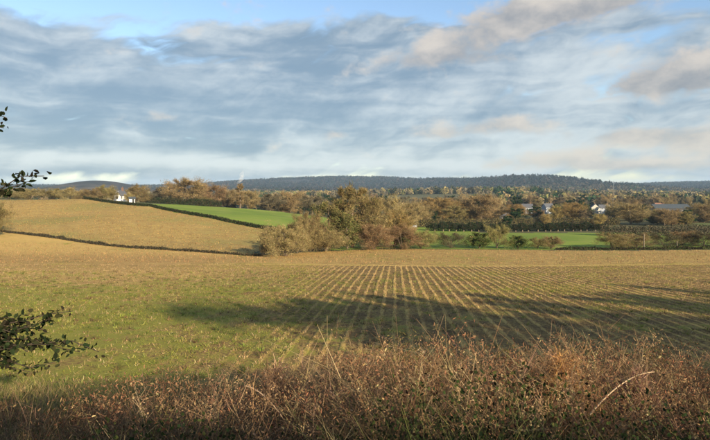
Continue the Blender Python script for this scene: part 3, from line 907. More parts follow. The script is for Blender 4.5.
FARP = [GRY[0], GRY[1], GRY[2], RUS[1], TAN[1], DRK[0], DRK[1], EVG[1], EVG[0], OLV[1]]
X, Y = scatter(4200, 560, 1250)
k = vnoise(X, Y, 21, 170, 2) > -0.22
wood('woodland', X[k], Y[k], wr.uniform(8, 14, k.sum()), 110, FARP, 'mixed brown and green winter woodland filling the valley')
X, Y = scatter(4200, 1200, 1950)
k = vnoise(X, Y, 22, 260, 2) > -0.15
k &= np.hypot(X + 930, (Y - 1850) / 1.6) > 250
wood('far_woodland', X[k], Y[k], wr.uniform(9, 15, k.sum()), 60, [GRY[1], GRY[3], (0.095, 0.075, 0.055), (0.085, 0.07, 0.05), DRK[0], EVG[1], DRK[1]], 'distant dark winter woods below the hills', 0.15)
X, Y = scatter(16500, 1850, 3900)
k = (vnoise(X, Y, 23, 420, 2) > -0.42) & (np.hypot(X + 930, (Y - 1850) / 1.6) > 270)
wood('hill_forest', X[k], Y[k], wr.uniform(10, 17, k.sum()), 22, [(0.016, 0.024, 0.024), (0.024, 0.032, 0.030), (0.030, 0.028, 0.028), (0.020, 0.026, 0.024), (0.050, 0.040, 0.036)], 'dark forest covering the hills on the horizon', 0.19)  # palette darkened towards blue to stand for cloud shadow on the hills


# ------------------------------------------------------------------ buildings
def house(px, base_py, d, wid, dep, eave, ridge, rz, label, wall='render', roof='slate', name='house', cat='house', gable_front=False, windows=(), chimney=True, door=None, sink=None):
    x = (px - CX) / F * d
    z = ground(x, d)
    o = empty(name, (x, d, z), rz)
    tag(o, label, cat)
    a, b = wid / 2, dep / 2                         # ridge along local X
    m = MB()
    m.add([(-a, -b, -0.6), (a, -b, -0.6), (a, b, -0.6), (-a, b, -0.6), (-a, -b, eave), (a, -b, eave), (a, b, eave), (-a, b, eave), (-a, 0, ridge), (a, 0, ridge)],
          [(0, 1, 5, 4), (2, 3, 7, 6), (1, 2, 6, 9, 5), (3, 0, 4, 8, 7)])
    w_ = m.build('wall', M[wall], o)
    sl = math.atan2(ridge - eave, b); ov = 0.35; th = 0.14
    r = MB()
    for s in (-1, 1):
        y0, z0 = s * (b + ov * math.cos(sl)), eave - ov * math.sin(sl)
        P = [(-a - 0.25, y0, z0 + 0.02), (a + 0.25, y0, z0 + 0.02), (a + 0.25, 0, ridge + 0.02), (-a - 0.25, 0, ridge + 0.02)]
        P += [(p[0], p[1], p[2] + th) for p in P]
        r.add(P, [(0, 1, 2, 3), (4, 7, 6, 5), (0, 4, 5, 1), (1, 5, 6, 2), (2, 6, 7, 3), (3, 7, 4, 0)])
    ro = r.build('roof', M[roof], o)
    if chimney:
        c = MB(); cx_ = a * 0.6
        c.box(cx_ - 0.35, cx_ + 0.35, -0.3, 0.3, ridge - 0.5, ridge + 1.1)
        c.box(cx_ - 0.42, cx_ + 0.42, -0.37, 0.37, ridge + 1.1, ridge + 1.22)
        c.box(cx_ - 0.12, cx_ + 0.12, -0.12, 0.12, ridge + 1.22, ridge + 1.55)
        c.build('chimney', M['brick'], ro)
    for (fx, fz, fw, fh, face) in windows:
        f, g = MB(), MB()
        if face == 'front':
            yy = -b
            f.box(fx - fw / 2 - 0.07, fx + fw / 2 + 0.07, yy - 0.06, yy + 0.05, fz - 0.07, fz + fh + 0.07)
            for q_ in range(2):
                x0 = fx - fw / 2 + q_ * fw / 2 + 0.03
                g.box(x0, x0 + fw / 2 - 0.06, yy - 0.075, yy - 0.055, fz, fz + fh)
        else:
            s = -1 if face == 'left' else 1
            xx = s * a
            f.box(min(xx - s * .05, xx + s * .06), max(xx - s * .05, xx + s * .06), fx - fw / 2 - 0.07, fx + fw / 2 + 0.07, fz - 0.07, fz + fh + 0.07)
            for q_ in range(2):
                y0 = fx - fw / 2 + q_ * fw / 2 + 0.03
                g.box(min(xx + s * .055, xx + s * .075), max(xx + s * .055, xx + s * .075), y0, y0 + fw / 2 - 0.06, fz, fz + fh)
        fo = f.build('window', M['paint'], o); g.build('pane', M['glass'], fo)
    if door:
        g = MB(); g.box(door[0] - door[1] / 2, door[0] + door[1] / 2, -b - 0.05, -b + 0.05, -0.1, door[2]); g.build('door', M['boards'], o)
    return o


TWO = tuple((x_, z_, 1.1, 1.2, 'front') for z_ in (0.9, 3.4) for x_ in (-2.6, 0.0, 2.6))
house(120.5, 199, 206, 4.2, 2.9, 2.3, 4.2, R(80), 'white gabled cottage on the left skyline', 'paint', 'slate', windows=((-0.0, 3.1, 0.7, 0.8, 'left'), (0.0, 0.9, 0.9, 1.0, 'left'), (-1.5, 1.0, 0.9, 1.0, 'front'), (1.5, 1.0, 0.9, 1.0, 'front')))
house(132, 203, 189, 1.9, 1.6, 1.5, 2.0, R(25), 'small white shed at the end of the dark hedge below the cottage', 'paint', 'sheet', 'shed', 'shed', chimney=False, door=(0.4, 0.8, 1.8))
house(527, 217, 420, 8.5, 6.5, 5.2, 8.0, R(-12), 'white house with slate roof left of the small russet tree', windows=TWO)
house(548, 217, 430, 8.0, 6.5, 5.2, 8.2, R(14), 'white house with slate roof left of the dark evergreen', windows=TWO)
house(595, 217, 420, 6.0, 6.5, 5.0, 8.0, R(75), 'pale gable fronted house right of the dark conifer', 'cream', windows=((-1.4, 3.2, 1.0, 1.1, 'left'), (1.4, 3.2, 1.0, 1.1, 'left'), (-1.4, 0.8, 1.0, 1.1, 'left'), (1.4, 0.8, 1.0, 1.1, 'left')))
house(604, 217, 428, 8.5, 6.0, 4.6, 7.2, R(-5), 'long white house beside the pale gable fronted house', windows=TWO)
house(504, 219, 300, 5.0, 4.0, 2.4, 3.8, R(-20), 'low shed with bright white roof left of the small gold tree', 'cream', 'paint', 'shed', 'shed', chimney=False, door=(0.5, 1.2, 2.0))
house(672, 216, 440, 34, 12, 4.6, 7.6, R(-4), 'long low barn with blue grey sheet roof at the right', 'boards', 'sheet', 'barn', 'barn', chimney=False, windows=tuple((x_, 1.6, 1.8, 1.0, 'front') for x_ in (-12, -6, 6, 12)), door=(0, 4.5, 3.8))
house(410, 220, 203, 4.2, 3.0, 1.8, 2.8, R(20), 'small white walled shed with dark roof right of the clump', 'render', 'slate', 'shed', 'shed', chimney=False, door=(-1.2, 0.9, 1.9))
house(659, 209, 470, 9, 7, 5.0, 8.0, R(10), 'pale house peeping over the left end of the barn', 'cream', 'tile', windows=TWO)


# ------------------------------------------------------------------ posts, mast, smoke
def post(px, d, h, r0, label, cap=False, name='post', arm=False):
    x = (px - CX) / F * d
    o = empty(name, (x, d, ground(x, d)))
    tag(o, label, 'pole' if arm else 'post')
    v, q = tube([(0, 0, -0.3), (0.0, 0.01, h * 0.5), (0.01, 0, h - 0.03), (0.01, 0, h)], [r0, r0 * 0.92, r0 * 0.82, r0 * 0.4], 9)
    obj('shaft', make_mesh('shaft', v, q, smooth=True), M['wood'], o)
    if arm:
        m = MB(); m.box(-0.9, 0.9, -0.06 - r0, 0.05 - r0, h - 0.75, h - 0.62); ao = m.build('crossarm', M['wood'], o)
        for xx in (-0.8, 0.0, 0.8):
            v, q = tube([(xx, -r0, h - 0.63), (xx, -r0, h - 0.5), (xx, -r0, h - 0.42)], [0.03, 0.06, 0.03], 7)
            obj('insulator', make_mesh('insulator', v, q), M['paint'], ao)
    return o


post(644, 100, 3.0, 0.11, 'tall pale wooden post by the dark bush at the right field edge')
post(677, 102, 1.4, 0.10, 'short pale wooden post at the right field edge')
post(613, 290, 12.5, 0.16, 'tall utility pole left of the large pale rounded tree', name='utility_pole', arm=True)

# lattice mast far off on the wooded skyline
d = 1700; x = (613.5 - CX) / F * d
mo = empty('radio_mast', (x, d, ground(x, d))); tag(mo, 'thin radio mast on the wooded skyline at the right', 'mast')
mh = (HZ - 180) / F * d - ground(x, d)
vs, qs, b = [], [], 0
for cxx, cyy in ((-1, -1), (1, -1), (0, 1)):
    v, q = tube([(cxx * 1.0, cyy * 1.0, -1), (cxx * 0.6, cyy * 0.6, mh * 0.6), (cxx * 0.3, cyy * 0.3, mh)], [0.22, 0.18, 0.12], 5); vs.append(v); qs.append(q + b); b += len(v)
obj('legs', make_mesh('legs', np.concatenate(vs), np.concatenate(qs)), M['steel'], mo)
vs, qs, b = [], [], 0
for j in range(14):
    z0, z1 = mh * j / 14, mh * (j + 1) / 14; s0, s1 = 1 - 0.7 * z0 / mh, 1 - 0.7 * z1 / mh
    for (p0, p1) in (((-1, -1), (1, -1)), ((1, -1), (0, 1)), ((0, 1), (-1, -1))):
        v, q = tube([(p0[0] * s0, p0[1] * s0, z0), (p1[0] * s1, p1[1] * s1, z1)], [0.09, 0.09], 3); vs.append(v); qs.append(q + b); b += len(v)
obj('bracing', make_mesh('bracing', np.concatenate(vs), np.concatenate(qs)), M['steel'], mo)

# white smoke drifting up behind the slim tree
d = 620; x, _, z = to_xyz(241, 178, d)
n1, n2 = 9, 12
P = [np.array([(236.5 + 8.5 * t + 1.5 * math.sin(5 * t) - CX) / F * d, d, (HZ - (184 - 13 * t)) / F * d]) for t in np.linspace(0, 1, n1)]
rads = [0.4, 1.6, 2.2, 2.9, 2.5, 3.3, 2.6, 1.9, 0.3]
v, q = tube(np.array(P) - P[4], rads, n2)
v = v + rng.normal(0, 0.25, v.shape)
bsm = bpy.data.meshes.new('smoke')
bsm.from_pydata([tuple(p) for p in v], [], [tuple(f) for f in q] + [tuple(range(n2))[::-1], tuple(range((n1 - 1) * n2, n1 * n2))])
bsm.update()
import bmesh
bb = bmesh.new(); bb.from_mesh(bsm); bmesh.ops.recalc_face_normals(bb, faces=bb.faces); bb.to_mesh(bsm); bb.free()
sm = bsm
ms, n, out = base_mat('smoke')
pv = n.n('ShaderNodeVolumePrincipled'); pv.inputs['Color'].default_value = (1, 1, 1, 1); pv.inputs['Anisotropy'].default_value = 0.0
t_ = n.n('ShaderNodeTexCoord')
n.put(pv.inputs['Density'], n.ramp(n.noise(t_.outputs['Object'], 0.35, 4, 0.6), 0.35, 0.7, 0.01, 0.16))
n.t.links.new(pv.outputs[0], out.inputs['Volume'])
so = obj('smoke', sm, ms); so.location = P[4]
tag(so, 'small white wisp of smoke above the slim upright tree', 'smoke', kind='stuff')

# ------------------------------------------------------------------ field cover: stubble tufts and weeds
def row_points():
    us, vs = [], []
    c, s = math.cos(ROWA), math.sin(ROWA)
    for u in np.arange(-121, 121) * ROWS:
        n = int(48 / 0.13)
        v = rng.uniform(11, 62, n)
        us.append(np.full(n, u) + rng.normal(0, 0.055, n)); vs.append(v)
    u = np.concatenate(us); v = np.concatenate(vs)
    u = u - 0.08 * vnoise(u, v, 31, 11, 1)
    u = u + rng.normal(0, 0.28, len(u)) * sstep(-3, -14, u)
    return u * c + v * s, -u * s + v * c


def in_view(x, y, m=1.35, pad=5): return np.abs(x) < 0.692 * m * y + pad


x, y = row_points()
k = in_view(x, y) & (y > 10.5) & (y < 58.2 - 0.02 * x) & (rng.uniform(0, 1, len(x)) < np.clip(1.25 - 0.012 * y, 0.45, 1)) & (vnoise(x, y, 33, 2.0, 2) > -0.40) & (rng.uniform(0, 1, len(x)) > 0.62 * sstep(0, -8, x) * sstep(50, 34, y))
x, y = x[k], y[k]
rep = 6
x = np.repeat(x, rep) + rng.normal(0, 0.045, len(x) * rep); y = np.repeat(y, rep) + rng.normal(0, 0.08, len(y) * rep)
n = len(x); th = rng.uniform(0, 6.28, n)
parts = [blades(np.stack([x, y, H(x, y) - 0.01], 1), rng.uniform(0.03, 0.17, n) * rng.uniform(0.5, 1.1, n), rng.uniform(0.007, 0.018, n), np.stack([np.cos(th), np.sin(th)], 1), rng.uniform(0.1, 1.3, n),
                pick_cols(n, [(0.48, 0.36, 0.165), (0.40, 0.285, 0.12), (0.54, 0.43, 0.23), (0.31, 0.215, 0.10)]), segs=1, tipw=0.6)]
# second sowing beyond the trodden strip, rows set across
x = rng.uniform(-70, 78, 26000); y = rng.uniform(57, 97, 26000)
u2 = x * math.sin(R(62)) + y * math.cos(R(62))
k = in_view(x, y) & (y > 60 - 0.02 * x) & (y < edge_far(x)) & ((np.cos(u2 * 2 * math.pi / 1.5) > -0.15) | (x < 4))
x, y = x[k], y[k]; n = len(x); th = rng.uniform(0, 6.28, n)
parts.append(blades(np.stack([x, y, H(x, y)], 1), rng.uniform(0.08, 0.24, n), rng.uniform(0.03, 0.07, n), np.stack([np.cos(th), np.sin(th)], 1), rng.uniform(0.1, 1.2, n),
                    pick_cols(n, [(0.37, 0.26, 0.11), (0.31, 0.21, 0.09), (0.22, 0.15, 0.07)]), segs=1, tipw=0.6))
# short growth on the golden slope
x = rng.uniform(-135, -17, 42000); y = rng.uniform(82, 192, 42000)
k = (y > edge_far(x)) & (y < b2_y(x)) & (vnoise(x, y, 44, 5, 3) > -0.35); x, y = x[k], y[k]; n = len(x); th = rng.uniform(0, 6.28, n)
parts.append(blades(np.stack([x, y, H(x, y)], 1), rng.uniform(0.06, 0.22, n), rng.uniform(0.06, 0.15, n), np.stack([np.cos(th), np.sin(th)], 1), rng.uniform(0.1, 1.2, n),
                    pick_cols(n, [(0.40, 0.285, 0.105), (0.30, 0.21, 0.08), (0.19, 0.125, 0.055), (0.25, 0.22, 0.07)]), segs=1, tipw=0.6))
V, q, c = join(parts)
tag(obj('stubble', make_mesh('stubble', V, q, c), M['grass']), 'cut straw stubble standing in rows across the field', 'stubble', kind='stuff')

# loose straw and clods between the rows
n = 90000
y = np.sqrt(rng.uniform(10.5 ** 2, 60 ** 2, n)); x = rng.uniform(-1, 1, n) * (0.95 * y + 5)
th = rng.uniform(0, 6.28, n); L = rng.uniform(0.04, 0.14, n)
d3 = np.stack([np.cos(th), np.sin(th), rng.normal(0, 0.15, n)], 1); p0 = np.stack([x, y, H(x, y) + rng.uniform(0.005, 0.04, n)], 1)
s3 = np.stack([-np.sin(th), np.cos(th), rng.normal(0, 0.5, n)], 1) * rng.uniform(0.005, 0.014, n)[:, None]
V = np.stack([p0 - s3, p0 + s3, p0 + d3 * L[:, None]], 1).reshape(-1, 3)
tag(obj('straw_litter', make_mesh('straw_litter', V, np.arange(len(V)).reshape(-1, 3), np.repeat(pick_cols(n, [(0.44, 0.33, 0.18), (0.33, 0.23, 0.12), (0.20, 0.13, 0.07), (0.12, 0.075, 0.04)]), 3, 0)), M['grass']),
    'loose straw and clods lying between the stubble rows', 'straw', kind='stuff')

# green weeds and volunteer shoots, thick on the near left
n = 215000
y = np.sqrt(rng.uniform(10.5 ** 2, 60 ** 2, n)); x = rng.uniform(-1, 1, n) * (0.95 * y + 5)
left = sstep(4, -8, x) * sstep(54, 22, y)
k = rng.uniform(0, 1, n) < np.clip(0.06 + 0.62 * left + 0.75 * vnoise(x, y, 41, 2.6, 2) + 0.45 * vnoise(x, y, 42, 9.0, 2), 0.0, 1)
x, y = x[k], y[k]; n = len(x)
rep = 3
x = np.repeat(x, rep) + rng.normal(0, 0.05, n * rep); y = np.repeat(y, rep) + rng.normal(0, 0.05, n * rep); n = len(x)
th = rng.uniform(0, 6.28, n)
V, q, c = blades(np.stack([x, y, H(x, y)], 1), rng.uniform(0.03, 0.11, n), rng.uniform(0.010, 0.028, n), np.stack([np.cos(th), np.sin(th)], 1), rng.uniform(0.4, 2.0, n),
                 pick_cols(n, [(0.21, 0.23, 0.042), (0.27, 0.27, 0.055), (0.15, 0.17, 0.035), (0.34, 0.28, 0.085)]), segs=1, tipw=0.35)
# coarser clumps of weed and clods of turned straw
yk = np.sqrt(rng.uniform(11 ** 2, 50 ** 2, 6600)); xk = rng.uniform(-1, 1, 6600) * (0.95 * yk + 5)
k = rng.uniform(0, 1, 6600) < 0.30 + 0.6 * sstep(5, -8, xk) + 0.5 * vnoise(xk, yk, 43, 4.0, 2)
xk, yk = xk[k], yk[k]; kc = pick_cols(len(xk), [(0.11, 0.15, 0.032), (0.18, 0.22, 0.045), (0.26, 0.25, 0.075), (0.085, 0.11, 0.03), (0.20, 0.14, 0.07), (0.12, 0.08, 0.045)], 0.2)
pk = 16; ak = rng.uniform(0, 6.28, len(xk) * pk); rk = np.abs(rng.normal(0, 0.07, len(ak)))
xk = np.repeat(xk, pk) + np.cos(ak) * rk; yk = np.repeat(yk, pk) + np.sin(ak) * rk; n = len(xk)
V, q, c = join([(V, q, c), blades(np.stack([xk, yk, H(xk, yk) - 0.01], 1), rng.uniform(0.06, 0.20, n), rng.uniform(0.012, 0.035, n), np.stack([np.cos(ak), np.sin(ak)], 1), rng.uniform(0.3, 1.6, n),
                                  np.clip(np.repeat(kc, pk, 0) * rng.uniform(0.8, 1.2, (n, 1)), 0.01, 0.8), segs=1, tipw=0.3)])
tag(obj('weeds', make_mesh('weeds', V, q, c), M['grass']), 'green weeds and shoots thick on the near left of the field', 'weeds', kind='stuff')

# ------------------------------------------------------------------ verge in the foreground
def verge_xy(n, y0, y1, side=2.5, p=1.0):
    y = y0 + (y1 - y0) * rng.uniform(0, 1, n) ** p
    x = rng.uniform(-1, 1, n) * (0.72 * y + side)
    return x, y


def vtop(x, y):
    """height the verge growth reaches: lower on the left, ragged"""
    base = 0.60 + 0.40 * sstep(-3.2, 1.2, x)
    return base * np.clip(1 + 0.75 * vnoise(x, y, 51, 1.0, 3), 0.30, 1.3) * sstep(8.6 + 2.6 * sstep(-2.5, 1.0, x), 5.6 + 2.2 * sstep(-2.5, 1.0, x), y)


def lean_xy(n, sd=1.0):
    th = rng.uniform(0, 6.28, n)
    return np.stack([np.cos(th), np.sin(th)], 1)


parts = []
# dead grass
x, y = verge_xy(1500, 3.5, 10.0); k = vnoise(x, y, 73, 0.55, 2) + 0.25 * sstep(3.2, 5.0, y) > -0.12; x, y = x[k], y[k]; nt = len(x)
pz = vnoise(x, y, 71, 1.1, 2) + 0.30 * rng.standard_normal(nt)
PATCH = np.array([(0.25, 0.130, 0.072), (0.30, 0.180, 0.105), (0.34, 0.245, 0.125), (0.22, 0.140, 0.092), (0.150, 0.135, 0.050), (0.28, 0.150, 0.080)])
tcol = PATCH[np.clip(((pz + 0.9) / 1.8 * 6).astype(int), 0, 5)] * rng.uniform(0.60, 1.1, (nt, 1))
per = 58
ang_ = rng.uniform(0, 6.28, nt * per); rad_ = np.abs(rng.normal(0, 0.075, nt * per))
hh_ = np.repeat(vtop(x, y) * rng.uniform(0.55, 1.15, nt) + 0.06, per) * rng.uniform(0.45, 1.05, nt * per)
xx = np.repeat(x, per) + np.cos(ang_) * rad_; yy = np.repeat(y, per) + np.sin(ang_) * rad_; n = len(xx)
cc_ = np.clip(np.repeat(tcol, per, 0) * (1 + 0.2 * rng.standard_normal((n, 1))), 0.02, 0.7)
a2 = ang_ + rng.normal(0, 0.6, n)
parts.append(blades(np.stack([xx, yy, H(xx, yy) - 0.02], 1), hh_, rng.uniform(0.003, 0.0075, n), np.stack([np.cos(a2), np.sin(a2)], 1), rng.uniform(0.2, 1.6, n) * (0.6 + rad_ / 0.1), cc_, segs=4, curl=2.2))
V, q, c = join(parts)
tag(obj('dead_grass', make_mesh('dead_grass', V, q, c), M['grass']), 'dry tan grass standing along the foreground verge', 'grass', kind='stuff')
# green grass
x, y = verge_xy(34000, 1.6, 10.0); n = len(x)
k = (vnoise(x, y, 53, 0.9, 2) + 0.45 * sstep(5, 2.5, y)) > -0.15
x, y = x[k], y[k]; n = len(x)
V, q, c = blades(np.stack([x, y, H(x, y) - 0.02], 1), vtop(x, y) * rng.uniform(0.25, 0.85, n) + 0.05, rng.uniform(0.005, 0.010, n), lean_xy(n), rng.uniform(0.2, 1.2, n),
                 pick_cols(n, [(0.085, 0.115, 0.035), (0.12, 0.135, 0.045), (0.06, 0.085, 0.028), (0.17, 0.165, 0.06)]), segs=3)
tag(obj('green_grass', make_mesh('green_grass', V, q, c), M['grass']), 'green grass tufts low in the foreground verge', 'grass', kind='stuff')
# bramble leaves, dark, low
x, y = verge_xy(90000, 1.5, 9.5, p=1.4); n = len(x)
k = vnoise(x, y, 54, 1.2, 3) + 0.8 * sstep(4.6, 2.8, y) + 0.35 * sstep(0, -3, x) > 0.22
x, y = x[k], y[k]; n = len(x)
z = H(x, y) + vtop(x, y) * rng.uniform(0.05, 0.95, n) * (0.50 + 0.45 * sstep(4.2, 2.8, y))
V, q, c = leaf_quads(np.stack([x, y, z], 1), np.minimum(rng.uniform(0.014, 0.042, n), 0.009 * y), pick_cols(n, [(0.026, 0.042, 0.016), (0.038, 0.055, 0.020), (0.055, 0.068, 0.024), (0.060, 0.038, 0.022), (0.020, 0.032, 0.015)]), np.tile([0, 0, 0.6], (n, 1)), 0.75, True)
tag(obj('bramble_leaves', make_mesh('bramble_leaves', V, q, c), M['leaf']), 'dark bramble leaves massed along the foot of the verge', 'brambles', kind='stuff')
# dead weed stalks with seed heads and twiggy side shoots
x, y = verge_xy(3400, 3.4, 9.5); n = len(x)
k = (vnoise(x, y, 55, 1.5, 2) + 0.25 * sstep(-2.5, 1.0, x)) > -0.15
x, y = x[k], y[k]; n = len(x)
h = (vtop(x, y) * rng.uniform(0.6, 1.08, n) + 0.06)
ld = lean_xy(n); ln = rng.uniform(0.1, 0.8, n)
wcol = pick_cols(n, [(0.24, 0.135, 0.075), (0.30, 0.185, 0.105), (0.19, 0.115, 0.070), (0.34, 0.245, 0.14), (0.25, 0.15, 0.095)])
base = np.stack([x, y, H(x, y) - 0.02], 1)
parts = [blades(base, h, rng.uniform(0.004, 0.008, n), ld, ln, wcol, segs=5, tipw=0.5)]
for j in range(12):
    t = rng.uniform(0.45, 1.0, n)
    p = base.copy(); p[:, 2] += h * t * (1 - 0.35 * (ln * t) ** 2); p[:, :2] += (h * ln * t ** 1.8)[:, None] * ld
    parts.append(blades(p, h * rng.uniform(0.10, 0.28, n), rng.uniform(0.003, 0.006, n), lean_xy(n), rng.uniform(0.4, 1.4, n), wcol * rng.uniform(0.8, 1.2, (n, 1)), segs=1, tipw=0.5))
    s = rng.uniform(0, 1, n) < 0.6
    for _ in range(7):
        pp = p[s] + rng.normal(0, 0.022, (s.sum(), 3)) + np.array([0, 0, 0.03])
        parts.append(leaf_quads(pp, rng.uniform(0.008, 0.024, s.sum()), wcol[s] * rng.uniform(0.7, 1.35, (s.sum(), 1)), None, 0.6))
V, q, c = join(parts)
tag(obj('dead_weeds', make_mesh('dead_weeds', V, q, c), M['grass']), 'reddish brown dead weed stalks with seed heads on the verge', 'weeds', kind='stuff')
# bare hawthorn and bramble twigs forming the ragged top of the verge
parts = []
for j in range(60):
    yy = rng.uniform(4.2, 8.6); xx = rng.uniform(-1, 1) * (0.72 * yy + 1.5)
    if xx < -1.5 and rng.uniform() < 0.55: continue
    g = ground(xx, yy); ht = float(vtop(np.array([xx]), np.array([yy]))[0]) * rng.uniform(0.7, 1.0) + 0.06
    for s in range(7):
        a = rng.uniform(0, 6.28); sp = rng.uniform(0.1, 0.55) * ht
        e = np.array([xx + math.cos(a) * sp, yy + math.sin(a) * sp, g + ht * rng.uniform(0.7, 1.1)])
        st = np.array([xx, yy, g - 0.03]); t = np.linspace(0, 1, 5)[:, None]
        m_ = (st + e) / 2 + rng.normal(0, 0.16, 3) * ht
        P = (1 - t) ** 2 * st + 2 * t * (1 - t) * m_ + t ** 2 * e
        v, q = tube(P, np.linspace(0.0045, 0.001, 5), 3)
        cc = pick_cols(1, [(0.16, 0.095, 0.075), (0.21, 0.125, 0.09), (0.12, 0.08, 0.06)])
        parts.append((v, q, np.repeat(cc, len(v), 0)))
        nn = 12
        tt = rng.uniform(0.3, 1, nn); pp = np.stack([np.interp(tt, t[:, 0], P[:, i]) for i in range(3)], 1)
        parts.append(blades(pp, rng.uniform(0.04, 0.16, nn), np.full(nn, 0.004), lean_xy(nn), rng.uniform(0.4, 1.6, nn), np.repeat(cc, nn, 0) * rng.uniform(0.8, 1.5, (nn, 1)), segs=1, tipw=0.4))
V, q, c = join(parts)
tag(obj('bare_twigs', make_mesh('bare_twigs', V, q, c), M['twig']), 'tangle of bare brown twigs along the top of the verge', 'twigs', kind='stuff')


# dried broad weeds: clumps of narrow withered leaves on upright stems
x, y = verge_xy(1700, 3.5, 9.6); nt = len(x)
k = vnoise(x, y, 75, 0.6, 2) - 0.45 * sstep(-0.5, -3.0, x) > -0.32; x, y = x[k], y[k]; nt = len(x)
pz = vnoise(x, y, 76, 1.3, 2) + 0.35 * rng.standard_normal(nt)
DRY = np.array([(0.14, 0.125, 0.045), (0.22, 0.115, 0.060), (0.30, 0.180, 0.092), (0.36, 0.255, 0.125), (0.26, 0.130, 0.066), (0.15, 0.095, 0.060)])
tcol = DRY[np.clip(((pz + 0.9) / 1.8 * 6).astype(int), 0, 5)] * rng.uniform(0.7, 1.15, (nt, 1))
per = 120
ht_ = np.repeat(vtop(x, y) * rng.uniform(0.65, 1.08, nt) + 0.05, per)
u_ = rng.uniform(0, 1, nt * per) ** 0.6
sp_ = 0.05 + 0.10 * np.sin(np.pi * np.clip(u_, 0, 1) * 0.9)
P_ = np.stack([np.repeat(x, per) + rng.normal(0, 1, nt * per) * sp_, np.repeat(y, per) + rng.normal(0, 1, nt * per) * sp_, np.zeros(nt * per)], 1)
P_[:, 2] = H(np.repeat(x, per), np.repeat(y, per)) + u_ * ht_
nn = rng.normal(0, 0.5, (len(P_), 3)) + np.array([0, 0, 0.75])
V, q, c = leaf_quads(P_, rng.uniform(0.015, 0.060, len(P_)) * np.clip(np.repeat(y, per) / 6, 0.6, 1.1), np.clip(np.repeat(tcol, per, 0) * rng.normal(1, 0.25, (len(P_), 1)).clip(0.4, 1.7), 0.01, 0.7), nn, 0.24, True)
tag(obj('withered_weeds', make_mesh('withered_weeds', V, q, c), M['grass']), 'clumps of withered russet weeds crowding the foreground verge', 'weeds', kind='stuff')
# curled dead leaves caught in the top growth
x, y = verge_xy(16000, 3.4, 9.5); n = len(x)
k = (vnoise(x, y, 57, 0.7, 3) + 0.25 * sstep(-2.5, 1.0, x)) > 0.0
x, y = x[k], y[k]; n = len(x)
z = H(x, y) + vtop(x, y) * rng.uniform(0.35, 1.05, n)
V, q, c = leaf_quads(np.stack([x, y, z], 1), np.minimum(rng.uniform(0.014, 0.045, n), 0.008 * y), pick_cols(n, [(0.30, 0.195, 0.10), (0.22, 0.135, 0.075), (0.38, 0.27, 0.145), (0.26, 0.15, 0.09), (0.15, 0.10, 0.06)]), None, 0.5, True)
tag(obj('dead_leaves', make_mesh('dead_leaves', V, q, c), M['grass']), 'curled brown dead leaves caught in the verge growth', 'leaves', kind='stuff')
# rough grass on the lane side of the bank, unseen, added to shade the verge
n = 16000
y = rng.uniform(0.35, 1.9, n); x = rng.uniform(-9, 14, n)
V, q, c = blades(np.stack([x, y, H(x, y) - 0.02], 1), rng.uniform(0.15, 0.42, n) * (1 + 0.3 * vnoise(x, y, 58, 0.8, 2)), rng.uniform(0.006, 0.012, n), lean_xy(n), rng.uniform(0.1, 0.9, n),
                 pick_cols(n, [(0.085, 0.115, 0.035), (0.17, 0.15, 0.06), (0.24, 0.18, 0.09)]), segs=2)
tag(obj('lane_grass', make_mesh('lane_grass', V, q, c), M['grass']), 'rough grass added on the lane side to shade the verge', 'grass', kind='stuff')


# rough mixed grass where the bank runs out into the field
n = 26000
y = rng.uniform(7.5, 15.0, n); x = rng.uniform(-1, 1, n) * (0.72 * y + 2.5)
k = rng.uniform(0, 1, n) < 0.9 * sstep(15.0, 11.5, y) * (0.55 + 0.6 * vnoise(x, y, 83, 0.9, 3)); x, y = x[k], y[k]; n = len(x)
xr = np.repeat(x, 3) + rng.normal(0, 0.05, 3 * n); yr = np.repeat(y, 3) + rng.normal(0, 0.05, 3 * n); n = len(xr)
V, q, c = blades(np.stack([xr, yr, H(xr, yr) - 0.02], 1), rng.uniform(0.08, 0.38, n) * (1 + 0.4 * vnoise(xr, yr, 84, 0.7, 2)), rng.uniform(0.006, 0.015, n), lean_xy(n), rng.uniform(0.2, 1.6, n),
                 pick_cols(n, [(0.30, 0.22, 0.105), (0.22, 0.19, 0.065), (0.15, 0.165, 0.045), (0.36, 0.27, 0.13), (0.19, 0.125, 0.07)]), segs=2)
tag(obj('bank_grass', make_mesh('bank_grass', V, q, c), M['grass']), 'rough mixed grass where the bank meets the stubble field', 'grass', kind='stuff')


# arching pale canes, each one to be picked out
def cane(p0, p1, rise, label, r0=0.007, c=(0.42, 0.31, 0.20)):
    p0 = np.array(to_xyz(*p0)); p1 = np.array(to_xyz(*p1))
    t = np.linspace(0, 1, 12)[:, None]
    m_ = (p0 + p1) / 2 + np.array([0, 0, rise])
    P = (1 - t) ** 2 * p0 + 2 * t * (1 - t) * m_ + t ** 2 * p1
    o = empty('bramble_cane', p0); tag(o, label, 'cane')
    v, q = tube(P - p0, np.linspace(r0, r0 * 0.4, 12), 5)
    me = make_mesh('stem', v, q, np.tile(c, (len(v), 1)), smooth=True)
    obj('stem', me, M['twig'], o)
    nn = 16; tt = rng.uniform(0.15, 0.95, nn); pp = np.stack([np.interp(tt, t[:, 0], P[:, i]) for i in range(3)], 1) - p0
    v, q, cc = blades(pp, np.full(nn, 0.03), np.full(nn, 0.004), lean_xy(nn), rng.uniform(0.5, 1.5, nn), np.tile(np.array(c) * 0.7, (nn, 1)), segs=1)
    obj('thorns', make_mesh('thorns', v, q, cc), M['twig'], o)['kind'] = 'stuff'


cane((245, 386, 4.0), (284, 420, 3.8), 0.10, 'pale cane arching down left of the middle of the verge')
cane((590, 415, 3.9), (655, 372, 4.3), 0.16, 'pale cane rising to the right in the right verge')


